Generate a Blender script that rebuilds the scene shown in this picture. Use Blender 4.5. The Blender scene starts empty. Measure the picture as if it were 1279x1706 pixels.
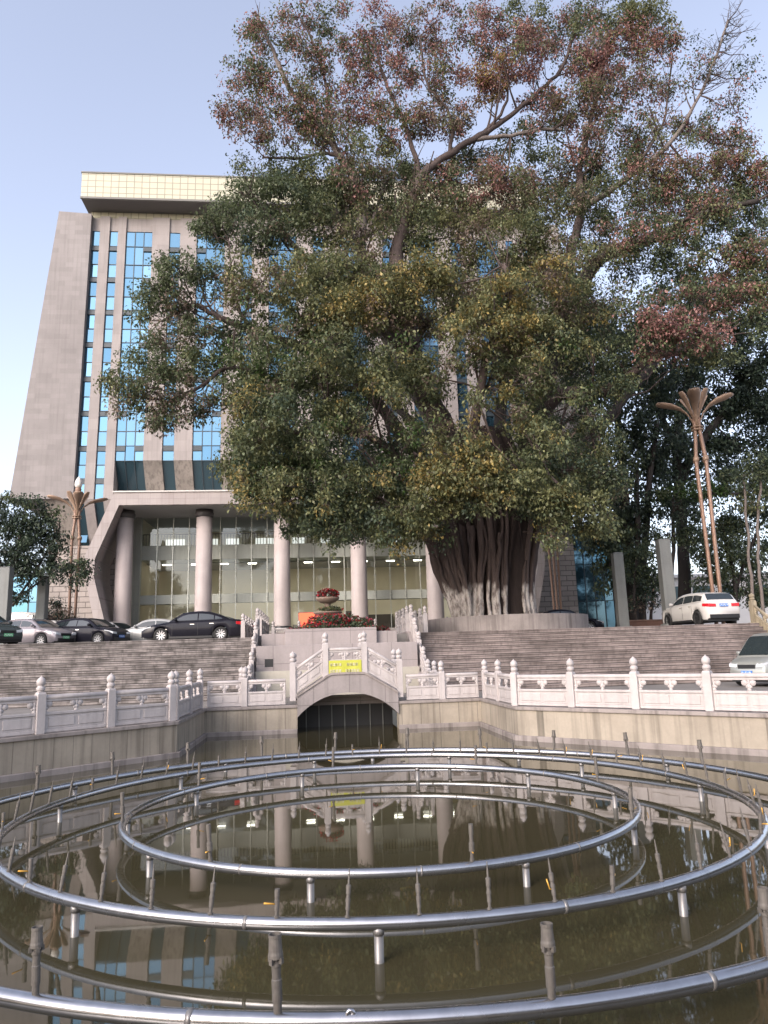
import bpy, bmesh, math, random
import numpy as np
from mathutils import Vector, Matrix
random.seed(7)
RNG = np.random.default_rng(11)
R = math.radians
SC = bpy.context.scene
COL = SC.collection
# ------------------------------------------------------------------ camera
W0, H0, FPX = 1279.0, 1706.0, 1229.7
EYE = Vector((0, 0, 1.461))
TH, RO, YA = 0.19308, 0.03155, 0.1000
FW = Vector((math.sin(YA) * math.cos(TH), math.cos(YA) * math.cos(TH), math.sin(TH)))
_rt = Vector((math.cos(YA), -math.sin(YA), 0))
_up = _rt.cross(FW)
RT = math.cos(RO) * _rt - math.sin(RO) * _up
UP = math.sin(RO) * _rt + math.cos(RO) * _up
cam = bpy.data.cameras.new('camera')
cam.sensor_fit = 'VERTICAL'; cam.sensor_height = 36.0
cam.lens = FPX / H0 * 36.0
cam.clip_start = 0.1; cam.clip_end = 3000
co = bpy.data.objects.new('camera', cam); COL.objects.link(co)
co.matrix_world = Matrix(((RT.x, UP.x, -FW.x, EYE.x), (RT.y, UP.y, -FW.y, EYE.y), (RT.z, UP.z, -FW.z, EYE.z), (0, 0, 0, 1)))
SC.camera = co


def at(px, py, Y=None, Z=None):
    """point of the place seen at photo pixel (px,py), at distance Y along the axis or at height Z"""
    d = RT * ((px - W0 / 2) / FPX) + UP * ((H0 / 2 - py) / FPX) + FW
    t = (Y - EYE.y) / d.y if Y is not None else (Z - EYE.z) / d.z
    return EYE + d * t


# ------------------------------------------------------------------ sky, sun, exposure
SUN_EL, SUN_AZ = R(28), R(222)      # low on the left, slightly behind the camera (clockwise from +Y)
w = bpy.data.worlds.new('World'); SC.world = w; w.use_nodes = True
nt = w.node_tree
for n in list(nt.nodes): nt.nodes.remove(n)
sky = nt.nodes.new('ShaderNodeTexSky'); sky.sky_type = 'NISHITA'; sky.sun_disc = False
sky.sun_elevation = SUN_EL; sky.sun_rotation = SUN_AZ
sky.air_density = 1.0; sky.dust_density = 3.0; sky.ozone_density = 1.5
hs = nt.nodes.new('ShaderNodeHueSaturation'); hs.inputs['Saturation'].default_value = 0.62
tint = nt.nodes.new('ShaderNodeMix'); tint.data_type = 'RGBA'; tint.blend_type = 'MULTIPLY'
tint.inputs[0].default_value = 1.0; tint.inputs[7].default_value = (1.0, 0.965, 1.0, 1)
bg = nt.nodes.new('ShaderNodeBackground'); bg.inputs['Strength'].default_value = 0.15
ow = nt.nodes.new('ShaderNodeOutputWorld')
nt.links.new(sky.outputs[0], hs.inputs['Color']); nt.links.new(hs.outputs[0], tint.inputs[6])
nt.links.new(tint.outputs[2], bg.inputs['Color']); nt.links.new(bg.outputs[0], ow.inputs['Surface'])
sl = bpy.data.lights.new('sun', 'SUN'); sl.energy = 0.5; sl.angle = R(30); sl.color = (1.0, 0.92, 0.86)
so = bpy.data.objects.new('sun', sl); COL.objects.link(so)
sd = Vector((math.sin(SUN_AZ) * math.cos(SUN_EL), math.cos(SUN_AZ) * math.cos(SUN_EL), math.sin(SUN_EL)))
so.rotation_euler = sd.to_track_quat('Z', 'Y').to_euler()
SC.render.engine = 'CYCLES'
SC.cycles.use_denoising = True
SC.cycles.max_bounces = 8; SC.cycles.transparent_max_bounces = 16
SC.cycles.diffuse_bounces = 5; SC.cycles.glossy_bounces = 4; SC.cycles.transmission_bounces = 4
SC.cycles.caustics_reflective = False; SC.cycles.caustics_refractive = False
SC.view_settings.view_transform = 'Standard'; SC.view_settings.look = 'None'
SC.view_settings.exposure = 1.43; SC.view_settings.gamma = 1.0


# ------------------------------------------------------------------ objects and tags
def link(o, parent=None):
    COL.objects.link(o)
    if parent is not None: o.parent = parent
    return o


def tag(o, label=None, cat=None, group=None, kind=None):
    if label: o['label'] = label
    if cat: o['category'] = cat
    if group: o['group'] = group
    if kind: o['kind'] = kind
    return o


def thing(name, label, cat, loc=(0, 0, 0), rz=0.0, group=None):
    o = link(bpy.data.objects.new(name, None))
    o.empty_display_size = 0.2
    o.location = loc; o.rotation_euler = (0, 0, rz)
    return tag(o, label, cat, group)


def copy_tree(o, parent=None):
    c = o.copy(); COL.objects.link(c)
    if parent is not None: c.parent = parent
    for ch in list(o.children): copy_tree(ch, c)
    return c


class MB:
    """collects shapes for one mesh"""
    def __init__(s): s.v = []; s.f = []; s.m = []; s.sm = []
    def add(s, vs, fs, mi=0, smooth=False):
        b = len(s.v); s.v += [tuple(v) for v in vs]
        for f in fs:
            s.f.append([i + b for i in f]); s.m.append(mi); s.sm.append(smooth)
        return s
    def box(s, a, b, mi=0):
        x0, y0, z0 = a; x1, y1, z1 = b
        if x0 > x1: x0, x1 = x1, x0
        if y0 > y1: y0, y1 = y1, y0
        if z0 > z1: z0, z1 = z1, z0
        return s.add([(x0, y0, z0), (x1, y0, z0), (x1, y1, z0), (x0, y1, z0), (x0, y0, z1), (x1, y0, z1), (x1, y1, z1), (x0, y1, z1)],
                     [(3, 2, 1, 0), (4, 5, 6, 7), (0, 1, 5, 4), (1, 2, 6, 5), (2, 3, 7, 6), (3, 0, 4, 7)], mi)
    def hexa(s, p, mi=0):
        """8 corners: bottom ring 0-3 counter-clockwise, top ring 4-7"""
        return s.add(p, [(3, 2, 1, 0), (4, 5, 6, 7), (0, 1, 5, 4), (1, 2, 6, 5), (2, 3, 7, 6), (3, 0, 4, 7)], mi)
    def prism(s, front, back, mi=0):
        """polygon `front` joined to polygon `back` (same count)"""
        n = len(front)
        fs = [tuple(range(n)), tuple(range(2 * n - 1, n - 1, -1))]
        for i in range(n): fs.append((i, i + n, (i + 1) % n + n, (i + 1) % n))
        return s.add(list(front) + list(back), fs, mi)
    def tube(s, pts, rad, n=8, mi=0, cap=True, smooth=True, closed=False):
        pts = [Vector(p) for p in pts]; k = len(pts)
        if not isinstance(rad, (list, tuple)): rad = [rad] * k
        vs = []; fs = []
        t0 = None; nx = None
        for i, p in enumerate(pts):
            a = pts[(i - 1) % k] if (i > 0 or closed) else p
            b = pts[(i + 1) % k] if (i < k - 1 or closed) else p
            t = (b - a).normalized() if (b - a).length > 1e-9 else Vector((0, 0, 1))
            if nx is None:
                ref = Vector((0, 0, 1)) if abs(t.z) < 0.9 else Vector((1, 0, 0))
                nx = (ref - t * ref.dot(t)).normalized()
            else:
                nx = (nx - t * nx.dot(t))
                nx = nx.normalized() if nx.length > 1e-6 else Vector((1, 0, 0))
            ny = t.cross(nx)
            for j in range(n):
                an = 2 * math.pi * j / n
                vs.append(p + nx * (rad[i] * math.cos(an)) + ny * (rad[i] * math.sin(an)))
        kk = k if closed else k - 1
        for i in range(kk):
            for j in range(n):
                a = i * n + j; b = i * n + (j + 1) % n
                c = ((i + 1) % k) * n + (j + 1) % n; d = ((i + 1) % k) * n + j
                fs.append((a, b, c, d))
        s.add(vs, fs, mi, smooth)
        if cap and not closed:
            b = len(s.v) - len(vs)
            s.f.append([b + j for j in range(n - 1, -1, -1)]); s.m.append(mi); s.sm.append(False)
            s.f.append([b + (k - 1) * n + j for j in range(n)]); s.m.append(mi); s.sm.append(False)
        return s
    def lathe(s, prof, n=12, c=(0, 0, 0), mi=0, smooth=True, M=None):
        """prof: list of (r,z); M optional matrix"""
        vs = []; fs = []
        for r, z in prof:
            for j in range(n):
                an = 2 * math.pi * j / n
                p = Vector((r * math.cos(an), r * math.sin(an), z))
                if M is not None: p = M @ p
                vs.append(p + Vector(c))
        k = len(prof)
        for i in range(k - 1):
            for j in range(n):
                fs.append((i * n + j, i * n + (j + 1) % n, (i + 1) * n + (j + 1) % n, (i + 1) * n + j))
        if prof[0][0] > 1e-6: fs.append(tuple(range(n - 1, -1, -1)))
        if prof[-1][0] > 1e-6: fs.append(tuple((k - 1) * n + j for j in range(n)))
        return s.add(vs, fs, mi, smooth)
    def build(s, name, mats, parent=None, bevel=0.0, seg=2):
        me = bpy.data.meshes.new(name)
        me.from_pydata(s.v, [], s.f)
        if not isinstance(mats, (list, tuple)): mats = [mats]
        for m in mats: me.materials.append(m)
        me.polygons.foreach_set('material_index', s.m)
        me.polygons.foreach_set('use_smooth', s.sm)
        me.validate(); me.update()
        o = link(bpy.data.objects.new(name, me), parent)
        if bevel > 0:
            md = o.modifiers.new('bevel', 'BEVEL'); md.width = bevel; md.segments = seg; md.limit_method = 'ANGLE'; md.angle_limit = R(40)
        return o
    def xform(s, M):
        s.v = [tuple(M @ Vector(v)) for v in s.v]; return s


# ------------------------------------------------------------------ materials
class NB:
    def __init__(s, name):
        s.mat = bpy.data.materials.new(name); s.mat.use_nodes = True
        s.t = s.mat.node_tree
        for n in list(s.t.nodes): s.t.nodes.remove(n)
        s.out = s.t.nodes.new('ShaderNodeOutputMaterial')
    def n(s, typ, ins=None, **pr):
        nd = s.t.nodes.new('ShaderNode' + typ)
        for k, v in pr.items(): setattr(nd, k, v)
        for k, v in (ins or {}).items():
            sk = nd.inputs[k]
            if hasattr(v, 'links') or isinstance(v, bpy.types.NodeSocket): s.t.links.new(v, sk)
            else: sk.default_value = v
        return nd
    def mix(s, fac, a, b, mode='MIX'):
        nd = s.t.nodes.new('ShaderNodeMix'); nd.data_type = 'RGBA'; nd.blend_type = mode
        for i, v in ((0, fac), (6, a), (7, b)):
            if isinstance(v, bpy.types.NodeSocket): s.t.links.new(v, nd.inputs[i])
            else: nd.inputs[i].default_value = v if i == 0 else (v if len(v) == 4 else (*v, 1))
        return nd.outputs[2]
    def math(s, op, a, b=0.0, clamp=False):
        nd = s.t.nodes.new('ShaderNodeMath'); nd.operation = op; nd.use_clamp = clamp
        for i, v in ((0, a), (1, b)):
            if isinstance(v, bpy.types.NodeSocket): s.t.links.new(v, nd.inputs[i])
            else: nd.inputs[i].default_value = v
        return nd.outputs[0]
    def ramp(s, fac, stops):
        nd = s.t.nodes.new('ShaderNodeValToRGB'); s.t.links.new(fac, nd.inputs[0])
        el = nd.color_ramp.elements
        while len(el) < len(stops): el.new(0.5)
        for e, (p, c) in zip(el, stops):
            e.position = p; e.color = c if len(c) == 4 else (*c, 1)
        return nd.outputs[0]
    def pos(s, scale=(1, 1, 1), rot=(0, 0, 0), obj=False):
        if obj: src = s.n('TexCoord').outputs['Object']
        else: src = s.n('NewGeometry').outputs['Position']
        return s.n('Mapping', {0: src, 'Scale': scale, 'Rotation': rot}).outputs[0]
    def noise(s, vec, scale, detail=4, rough=0.55):
        return s.n('TexNoise', {'Vector': vec, 'Scale': scale, 'Detail': detail, 'Roughness': rough}).outputs[0]
    def bump(s, h, strength=0.3, dist=0.02):
        return s.n('Bump', {'Height': h, 'Strength': strength, 'Distance': dist}).outputs[0]
    def done(s, shader):
        s.t.links.new(shader, s.out.inputs['Surface']); return s.mat
    def pbr(s, base, rough=0.6, metal=0.0, normal=None, spec=0.5, **kw):
        ins = {'Base Color': base if isinstance(base, bpy.types.NodeSocket) else (*base[:3], 1), 'Roughness': rough, 'Metallic': metal, 'Specular IOR Level': spec}
        if normal is not None: ins['Normal'] = normal
        ins.update(kw)
        return s.done(s.n('BsdfPrincipled', ins).outputs[0])


def V4(c, k=1.0): return (c[0] * k, c[1] * k, c[2] * k, 1)


def plain(name, c, rough=0.6, metal=0.0, var=0.12, scale=6.0, spec=0.5, bump=0.0):
    b = NB(name); p = b.pos()
    nz = b.noise(p, scale, 5)
    col = b.mix(nz, V4(c, 1 - var), V4(c, 1 + var))
    return b.pbr(col, rough, metal, b.bump(nz, bump) if bump else None, spec)


ALB = 0.64


def stone(name, c, stain=(0.12, 0.11, 0.1), amt=0.35, streak=0.5, scale=0.7, rough=0.75, joints=None, jcol=0.5, bump=0.15, plane='XZ', mort=0.012, runs=0.0):
    """weathered stone / concrete: blotches, vertical run marks, optional block joints (width,height)"""
    b = NB(name); p = b.pos(); c = tuple(x * ALB for x in c); stain = tuple(x * ALB for x in stain)
    n1 = b.noise(p, scale, 6, 0.6)
    n2 = b.noise(b.pos((5, 5, 0.22)), 1.0, 4, 0.6)
    n3 = b.noise(p, 14.0, 4, 0.6)
    col = b.mix(n3, V4(c, 0.88), V4(c, 1.1))
    f1 = b.ramp(n1, [(0.42, (0, 0, 0)), (0.75, (1, 1, 1))])
    col = b.mix(b.math('MULTIPLY', f1, amt), col, V4(stain))
    f2 = b.ramp(n2, [(0.48, (0, 0, 0)), (0.72, (1, 1, 1))])
    col = b.mix(b.math('MULTIPLY', f2, streak * amt * 1.6), col, V4(stain, 1.1))
    if runs:                                                          # dirt lying in long level streaks
        f3 = b.ramp(b.noise(b.pos((0.55, 0.55, 6.5)), 1.0, 5, 0.65), [(0.46, (0, 0, 0)), (0.66, (1, 1, 1))])
        col = b.mix(b.math('MULTIPLY', f3, runs), col, V4(stain, 1.2))
    h = n3
    if joints:
        rot = (R(-90), 0, 0) if plane == 'XZ' else (0, 0, 0)
        mp = b.pos((1, 1, 1), rot)
        if plane == 'SZ':                                            # along any upright wall: x+y runs along it
            g = b.n('NewGeometry').outputs['Position']; sx = b.n('SeparateXYZ', {0: g})
            mp = b.n('CombineXYZ', {0: b.math('ADD', sx.outputs[0], sx.outputs[1]), 1: sx.outputs[2]}).outputs[0]
        br = b.n('TexBrick', {'Vector': mp, 'Color1': (1, 1, 1, 1), 'Color2': (0.86, 0.86, 0.86, 1), 'Mortar': V4((jcol, jcol, jcol)), 'Scale': 1.0,
                              'Mortar Size': mort, 'Mortar Smooth': 0.1, 'Brick Width': joints[0], 'Row Height': joints[1]}, offset=joints[2] if len(joints) > 2 else 0.0)
        col = b.mix(1.0, col, br.outputs[0], 'MULTIPLY')
        h = b.math('SUBTRACT', n3, b.math('MULTIPLY', br.outputs['Fac'], 1.5))
    return b.pbr(col, rough, 0, b.bump(h, bump, 0.02), 0.3)


MAT = {}
MAT['tower'] = stone('tower_stone', (0.45, 0.417, 0.405), (0.22, 0.20, 0.195), 0.42, 0.5, 0.25, joints=(1.2, 0.42, 0.5), jcol=0.9, plane='XZ')
MAT['pier'] = stone('pier_stone', (0.53, 0.48, 0.46), (0.26, 0.235, 0.225), 0.36, 0.6, 0.35, joints=(1.4, 0.9, 0.5), jcol=0.88, plane='XZ')
MAT['pier_low'] = stone('stained_pier_stone', (0.46, 0.41, 0.365), (0.15, 0.13, 0.115), 0.5, 1.0, 0.8)
MAT['portico'] = stone('portico_stone', (0.60, 0.54, 0.52), (0.3, 0.23, 0.21), 0.3, 0.5, 0.5, joints=(0.85, 0.9, 0.0), jcol=0.72, plane='XZ')
MAT['column'] = stone('column_stone', (0.68, 0.60, 0.58), (0.25, 0.21, 0.2), 0.3, 0.3, 0.5, rough=0.5)
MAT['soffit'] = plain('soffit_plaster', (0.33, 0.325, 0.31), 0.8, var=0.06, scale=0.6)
MAT['rustic'] = stone('rusticated_block', (0.54, 0.48, 0.44), (0.2, 0.18, 0.16), 0.3, 0.3, 0.7, joints=(1.0, 0.42, 0.5), jcol=0.42, bump=0.8, mort=0.03)
MAT['white_rail'] = stone('white_balustrade_stone', (0.66, 0.605, 0.59), (0.2, 0.18, 0.165), 0.22, 0.8, 2.2, rough=0.6, bump=0.2)
MAT['pool'] = stone('pool_wall_concrete', (0.53, 0.465, 0.375), (0.17, 0.145, 0.115), 0.5, 0.9, 0.6, joints=(0.62, 5.0, 0.0), jcol=0.55, plane='SZ', bump=0.25)
MAT['bridge'] = stone('bridge_stone', (0.42, 0.375, 0.365), (0.13, 0.12, 0.11), 0.4, 0.7, 0.9, joints=(1.15, 6.0, 0.0), jcol=0.6)
MAT['recess'] = stone('recess_stone', (0.48, 0.425, 0.415), (0.2, 0.18, 0.17), 0.3, 0.4, 0.8, joints=(1.6, 1.3, 0.0), jcol=0.6)
MAT['steps_left'] = stone('grey_step_stone', (0.48, 0.43, 0.41), (0.05, 0.045, 0.04), 0.85, 0.55, 1.1, joints=(1.6, 0.175, 0.5), jcol=0.82, bump=0.3, runs=0.75)
MAT['steps_right'] = stone('brown_step_stone', (0.45, 0.375, 0.35), (0.045, 0.035, 0.03), 0.75, 0.4, 0.55, joints=(1.4, 0.175, 0.5), jcol=0.86, bump=0.3, runs=0.45)
MAT['tread'] = plain('step_tread', (0.26, 0.225, 0.215), 0.8, var=0.3, scale=3)
MAT['joint_shade'] = stone('step_joint_shade', (0.07, 0.06, 0.055), (0.02, 0.02, 0.02), 0.4, 0.3, 2)
MAT['paving'] = stone('walkway_paving', (0.36, 0.33, 0.3), (0.15, 0.14, 0.13), 0.4, 0.0, 0.6, joints=(0.6, 0.6, 0.5), jcol=0.6, plane='XY')
MAT['asphalt'] = plain('plaza_paving', (0.2, 0.19, 0.18), 0.85, var=0.25, scale=2)
MAT['terrace'] = plain('terrace_paving', (0.3, 0.28, 0.26), 0.8, var=0.15)
MAT['planter'] = stone('planter_concrete', (0.42, 0.37, 0.345), (0.14, 0.12, 0.11), 0.55, 0.9, 0.9)
MAT['pillar'] = stone('grey_stone_pillar', (0.31, 0.32, 0.305), (0.15, 0.15, 0.14), 0.3, 0.6, 1.2)
MAT['steel'] = None
MAT['dark'] = plain('near_black', (0.012, 0.012, 0.013), 0.6)
MAT['frame'] = plain('dark_window_frame', (0.035, 0.05, 0.06), 0.4)
MAT['bronze'] = plain('lamp_bronze_paint', (0.25, 0.155, 0.11), 0.5, 0.1, var=0.2, scale=4)
MAT['petal'] = plain('lamp_petal_paint', (0.30, 0.205, 0.145), 0.45, 0.1, var=0.25, scale=3)
MAT['lampglass'] = plain('frosted_lamp_glass', (0.75, 0.72, 0.66), 0.4)
MAT['nozzle'] = plain('weathered_nozzle', (0.115, 0.104, 0.092), 0.65, 0.3, var=0.45, scale=30)
MAT['pipe_leg'] = plain('leg_steel', (0.21, 0.20, 0.19), 0.4, 0.5, var=0.25, scale=9)
MAT['brass'] = plain('orange_valve_handle', (0.55, 0.3, 0.05), 0.4, 0.3)
MAT['bulkhead'] = plain('light_trim', (0.55, 0.53, 0.5), 0.6)


def m_steel():
    b = NB('stainless_pipe'); p = b.pos()
    nz = b.noise(p, 9, 5, 0.6)
    col = b.mix(nz, (0.29, 0.29, 0.295, 1), (0.49, 0.49, 0.505, 1))
    ro = b.math('ADD', b.math('MULTIPLY', b.noise(p, 3, 3), 0.2), 0.16)
    return b.pbr(col, ro, 0.95)
MAT['steel'] = m_steel()


def m_glass_blue():
    b = NB('blue_mirror_glass'); g = b.n('NewGeometry')
    rnd = g.outputs['Random Per Island']
    col = b.ramp(rnd, [(0.0, (0.07, 0.17, 0.23)), (0.12, (0.09, 0.21, 0.28)), (0.16, (0.075, 0.17, 0.255)), (0.5, (0.11, 0.215, 0.305)), (1.0, (0.155, 0.275, 0.365))])
    wv = b.noise(b.pos((0.5, 0.5, 0.5)), 1.5, 2)
    return b.pbr(col, 0.06, 0.85, b.bump(wv, 0.05, 0.05))
MAT['blue'] = m_glass_blue()


def m_glass_dark():
    b = NB('dark_sloping_glass'); g = b.n('NewGeometry')
    col = b.ramp(g.outputs['Random Per Island'], [(0, (0.02, 0.045, 0.06)), (1, (0.03, 0.07, 0.09))])
    return b.pbr(col, 0.05, 0.2, b.bump(b.noise(b.pos(), 0.9, 3), 0.1, 0.05), 0.6)
MAT['darkglass'] = m_glass_dark()


def m_atrium_glass():
    b = NB('atrium_glass')
    lw = b.n('LayerWeight', {'Blend': 0.35})
    tr = b.n('BsdfTransparent', {'Color': (0.90, 0.93, 0.88, 1)})
    gl = b.n('BsdfGlossy', {'Color': (0.9, 0.95, 0.95, 1), 'Roughness': 0.02})
    f = b.math('ADD', b.math('MULTIPLY', lw.outputs['Facing'], 0.45), 0.07, True)
    mx = b.n('MixShader', {0: f, 1: tr.outputs[0], 2: gl.outputs[0]})
    return b.done(mx.outputs[0])
MAT['clear'] = m_atrium_glass()


def m_tiles():
    b = NB('cream_roof_tile')
    br = b.n('TexBrick', {'Vector': b.pos((1, 1, 1), (R(-90), 0, 0)), 'Color1': (0.47, 0.455, 0.335, 1), 'Color2': (0.42, 0.405, 0.30, 1), 'Mortar': (0.17, 0.16, 0.12, 1), 'Scale': 1.0,
                          'Mortar Size': 0.035, 'Mortar Smooth': 0.2, 'Brick Width': 0.62, 'Row Height': 0.55}, offset=0.0)
    nz = b.noise(b.pos(), 0.5, 4)
    col = b.mix(b.math('MULTIPLY', nz, 0.35), br.outputs[0], (0.5, 0.47, 0.36, 1))
    return b.pbr(col, 0.35, 0, None, 0.5)
MAT['tiles'] = m_tiles()


def m_water():
    b = NB('murky_pool_water'); p = b.pos()
    n1 = b.noise(b.pos((0.5, 1.0, 1)), 1.1, 2, 0.5); n2 = b.noise(p, 7.0, 2, 0.5)
    h = b.math('ADD', b.math('MULTIPLY', n1, 1.0), b.math('MULTIPLY', n2, 0.05))
    col = b.mix(b.noise(p, 0.25, 3), (0.038, 0.033, 0.017, 1), (0.060, 0.051, 0.027, 1))
    return b.pbr(col, 0.025, 0, b.bump(h, 0.06, 0.03), 0.5, IOR=1.56)
MAT['water'] = m_water()


def m_bark(name, a, c, white=None):
    b = NB(name); p = b.pos((3.5, 3.5, 0.5))
    n1 = b.noise(p, 2.0, 6, 0.65); n2 = b.noise(b.pos(), 9, 5, 0.7)
    col = b.mix(n1, V4(a), V4(c)); col = b.mix(b.math('MULTIPLY', n2, 0.4), col, V4(a, 0.7))
    if white:
        g = b.n('NewGeometry').outputs['Position']; z = b.n('SeparateXYZ', {0: g}).outputs[2]
        zz = b.math('ADD', z, b.math('ADD', b.math('MULTIPLY', b.math('SUBTRACT', b.noise(b.pos((3, 3, 1.0)), 1.0, 3), 0.5), 0.5), b.math('MULTIPLY', b.n('ObjectInfo').outputs['Random'], 0.7)))
        f = b.n('MapRange', {0: zz, 1: white + 0.12, 2: white - 0.12, 3: 0.0, 4: 1.0}).outputs[0]
        wear = b.ramp(b.noise(b.pos((4, 4, 1.2)), 1.6, 5, 0.7), [(0.36, (0.15, 0.15, 0.15)), (0.6, (1, 1, 1))])
        col = b.mix(b.math('MULTIPLY', f, wear), col, (0.55, 0.50, 0.46, 1))
    return b.pbr(col, 0.85, 0, b.bump(b.math('ADD', n1, b.math('MULTIPLY', n2, 0.5)), 0.7, 0.05), 0.2)
MAT['bark'] = m_bark('fig_bark', (0.035, 0.026, 0.024), (0.135, 0.105, 0.095))
MAT['bark_white'] = m_bark('whitewashed_bark', (0.04, 0.029, 0.026), (0.17, 0.13, 0.118), 5.0)
MAT['bark_pale'] = m_bark('pale_bark', (0.10, 0.083, 0.075), (0.25, 0.215, 0.195))
MAT['bark_dark'] = m_bark('dark_bark', (0.022, 0.019, 0.018), (0.07, 0.06, 0.055))


def m_leaf(name, transl=0.42, rough=0.45):
    b = NB(name); a = b.n('Attribute', attribute_name='leaf_colour')
    pr = b.n('BsdfPrincipled', {'Base Color': a.outputs['Color'], 'Roughness': rough, 'Specular IOR Level': 0.35})
    tl = b.n('BsdfTranslucent', {'Color': a.outputs['Color']})
    return b.done(b.n('MixShader', {0: transl, 1: pr.outputs[0], 2: tl.outputs[0]}).outputs[0])
MAT['leaf'] = m_leaf('leaf')


def emis(name, c, k):
    b = NB(name); return b.done(b.n('Emission', {'Color': V4(c), 'Strength': k}).outputs[0])
MAT['tube_light'] = emis('ceiling_tube_light', (1.0, 0.95, 0.82), 5.5)
MAT['led'] = emis('red_led_board', (1.0, 0.16, 0.08), 0.9)
# ================================================================== ground, pool, water
XC = 1.02                                         # axis of symmetry of the forecourt
ZW, ZP, ZT = -0.84, 2.45, 3.5                    # water, plaza, building terrace
YS = 33.2                                         # plaza edge (top of the steps)
ARCH = (-0.52, 2.72)                              # opening under the bridge
YF = 24.45                                        # front pool wall face
RAIL_L = [(-3.5, 19.74), (-7.6, 15.75)]
RAIL_R = [(5.52, 20.24), (9.75, 15.27)]
OUT = [(-3.42, YF), (ARCH[0], YF), (ARCH[0], 26.4), (ARCH[1], 26.4), (ARCH[1], YF), (5.42, YF), (5.42, 20.08), (9.85, 14.9), (9.85, 9.6), (5.6, 3.0), (-3.6, 3.0), (-7.8, 9.6), (-7.8, 15.4), (-3.42, 19.6)]


def poly_mesh(name, mat, outer, z, hole=None, kind='structure'):
    bm = bmesh.new()
    def ring(pts):
        vs = [bm.verts.new((x, y, z)) for x, y in pts]
        return [bm.edges.new((vs[i], vs[(i + 1) % len(vs)])) for i in range(len(vs))]
    es = ring(outer)
    if hole: es += ring(hole)
    bmesh.ops.triangle_fill(bm, use_beauty=True, use_dissolve=False, edges=es)
    bmesh.ops.recalc_face_normals(bm, faces=bm.faces)
    for f in bm.faces:
        if f.normal.z < 0: f.normal_flip()
    me = bpy.data.meshes.new(name); bm.to_mesh(me); bm.free(); me.materials.append(mat)
    return tag(link(bpy.data.objects.new(name, me)), kind=kind)


poly_mesh('ground', MAT['paving'], [(-900, -300), (900, -300), (900, 1500), (-900, 1500)], 0.0, OUT)
poly_mesh('water', MAT['water'], OUT, ZW)
pl = MB()
pl.box((-120, YS, -0.2), (-2.62, 160, ZP)); pl.box((4.62, YS, -0.2), (120, 160, ZP)); pl.box((-2.62, 33.6, -0.2), (4.62, 160, ZP - 0.004))
tag(pl.build('plaza', MAT['asphalt']), kind='structure')

# pool walls: two runs either side of the bridge, each with a projecting foot ledge and a coping
def wall_run(path, label):
    t = thing('pool_wall', label, 'wall', (path[0][0], path[0][1], ZW))
    o = Vector((path[0][0], path[0][1], ZW))
    def strip(off0, off1, z0, z1):
        """prism swept along path between two offsets to the left of travel"""
        mb = MB(); n = len(path); A = []; Bp = []
        for i in range(n):
            p = Vector((*path[i], 0))
            d0 = (Vector((*path[i], 0)) - Vector((*path[i - 1], 0))).normalized() if i > 0 else None
            d1 = (Vector((*path[i + 1], 0)) - Vector((*path[i], 0))).normalized() if i < n - 1 else None
            if d0 is None: nn = Vector((-d1.y, d1.x, 0))
            elif d1 is None: nn = Vector((-d0.y, d0.x, 0))
            else:
                a = Vector((-d0.y, d0.x, 0)); c = Vector((-d1.y, d1.x, 0)); nn = (a + c); nn = nn / max(0.3, nn.dot(a))
            A.append(p + nn * off0); Bp.append(p + nn * off1)
        for i in range(n - 1):
            q = [A[i], A[i + 1], Bp[i + 1], Bp[i]]
            mb.hexa([Vector((v.x, v.y, z0)) - o for v in q] + [Vector((v.x, v.y, z1)) - o for v in q])
        return mb
    strip(0.0, 0.5, ZW - 0.8, -0.06).build('wall_body', MAT['pool'], t)
    strip(-0.05, 0.5, -0.06, 0.03).build('coping', MAT['planter'], t, bevel=0.012)
    strip(-0.10, 0.0, ZW - 0.8, ZW + 0.13).build('foot_ledge', MAT['planter'], t, bevel=0.015)
    return t
# travel so that the ground lies to the left
wall_run([(ARCH[0], YF), (-3.42, YF), (-3.42, 19.6), (-7.8, 15.4), (-7.8, 9.6)][::-1], 'long concrete pool wall left of the arched bridge, streaked with grime')
wall_run([(ARCH[1], YF), (5.42, YF), (5.42, 20.08), (9.85, 14.9), (9.85, 9.6)][::1][::-1][::-1], 'long concrete pool wall right of the arched bridge, under the white balustrade')


# ================================================================== white stone balustrades
def post_mesh(h=1.25, hw=0.095, drop=0.0):
    """square shaft with chamfered neck and a ringed bud finial; base at z=-drop"""
    mb = MB(); hs_ = h - 0.36
    mb.box((-hw, -hw, -drop), (hw, hw, hs_ - 0.05))
    a = hw; b = hw * 0.78
    mb.hexa([(-a, -a, hs_ - 0.05), (a, -a, hs_ - 0.05), (a, a, hs_ - 0.05), (-a, a, hs_ - 0.05), (-b, -b, hs_), (b, -b, hs_), (b, b, hs_), (-b, b, hs_)])
    r = hw * 0.98; z = hs_
    pr = [(r * 0.72, z), (r * 0.78, z + 0.015), (r * 0.80, z + 0.03), (r * 0.98, z + 0.045), (r, z + 0.075), (r * 0.98, z + 0.105), (r * 0.74, z + 0.12), (r * 0.70, z + 0.14),
          (r * 0.86, z + 0.155), (r * 1.03, z + 0.19), (r * 1.04, z + 0.23), (r * 0.92, z + 0.27), (r * 0.6, z + 0.305), (r * 0.22, z + 0.33), (0.0, z + 0.36)]
    mb.lathe(pr, 12)
    return mb


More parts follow.
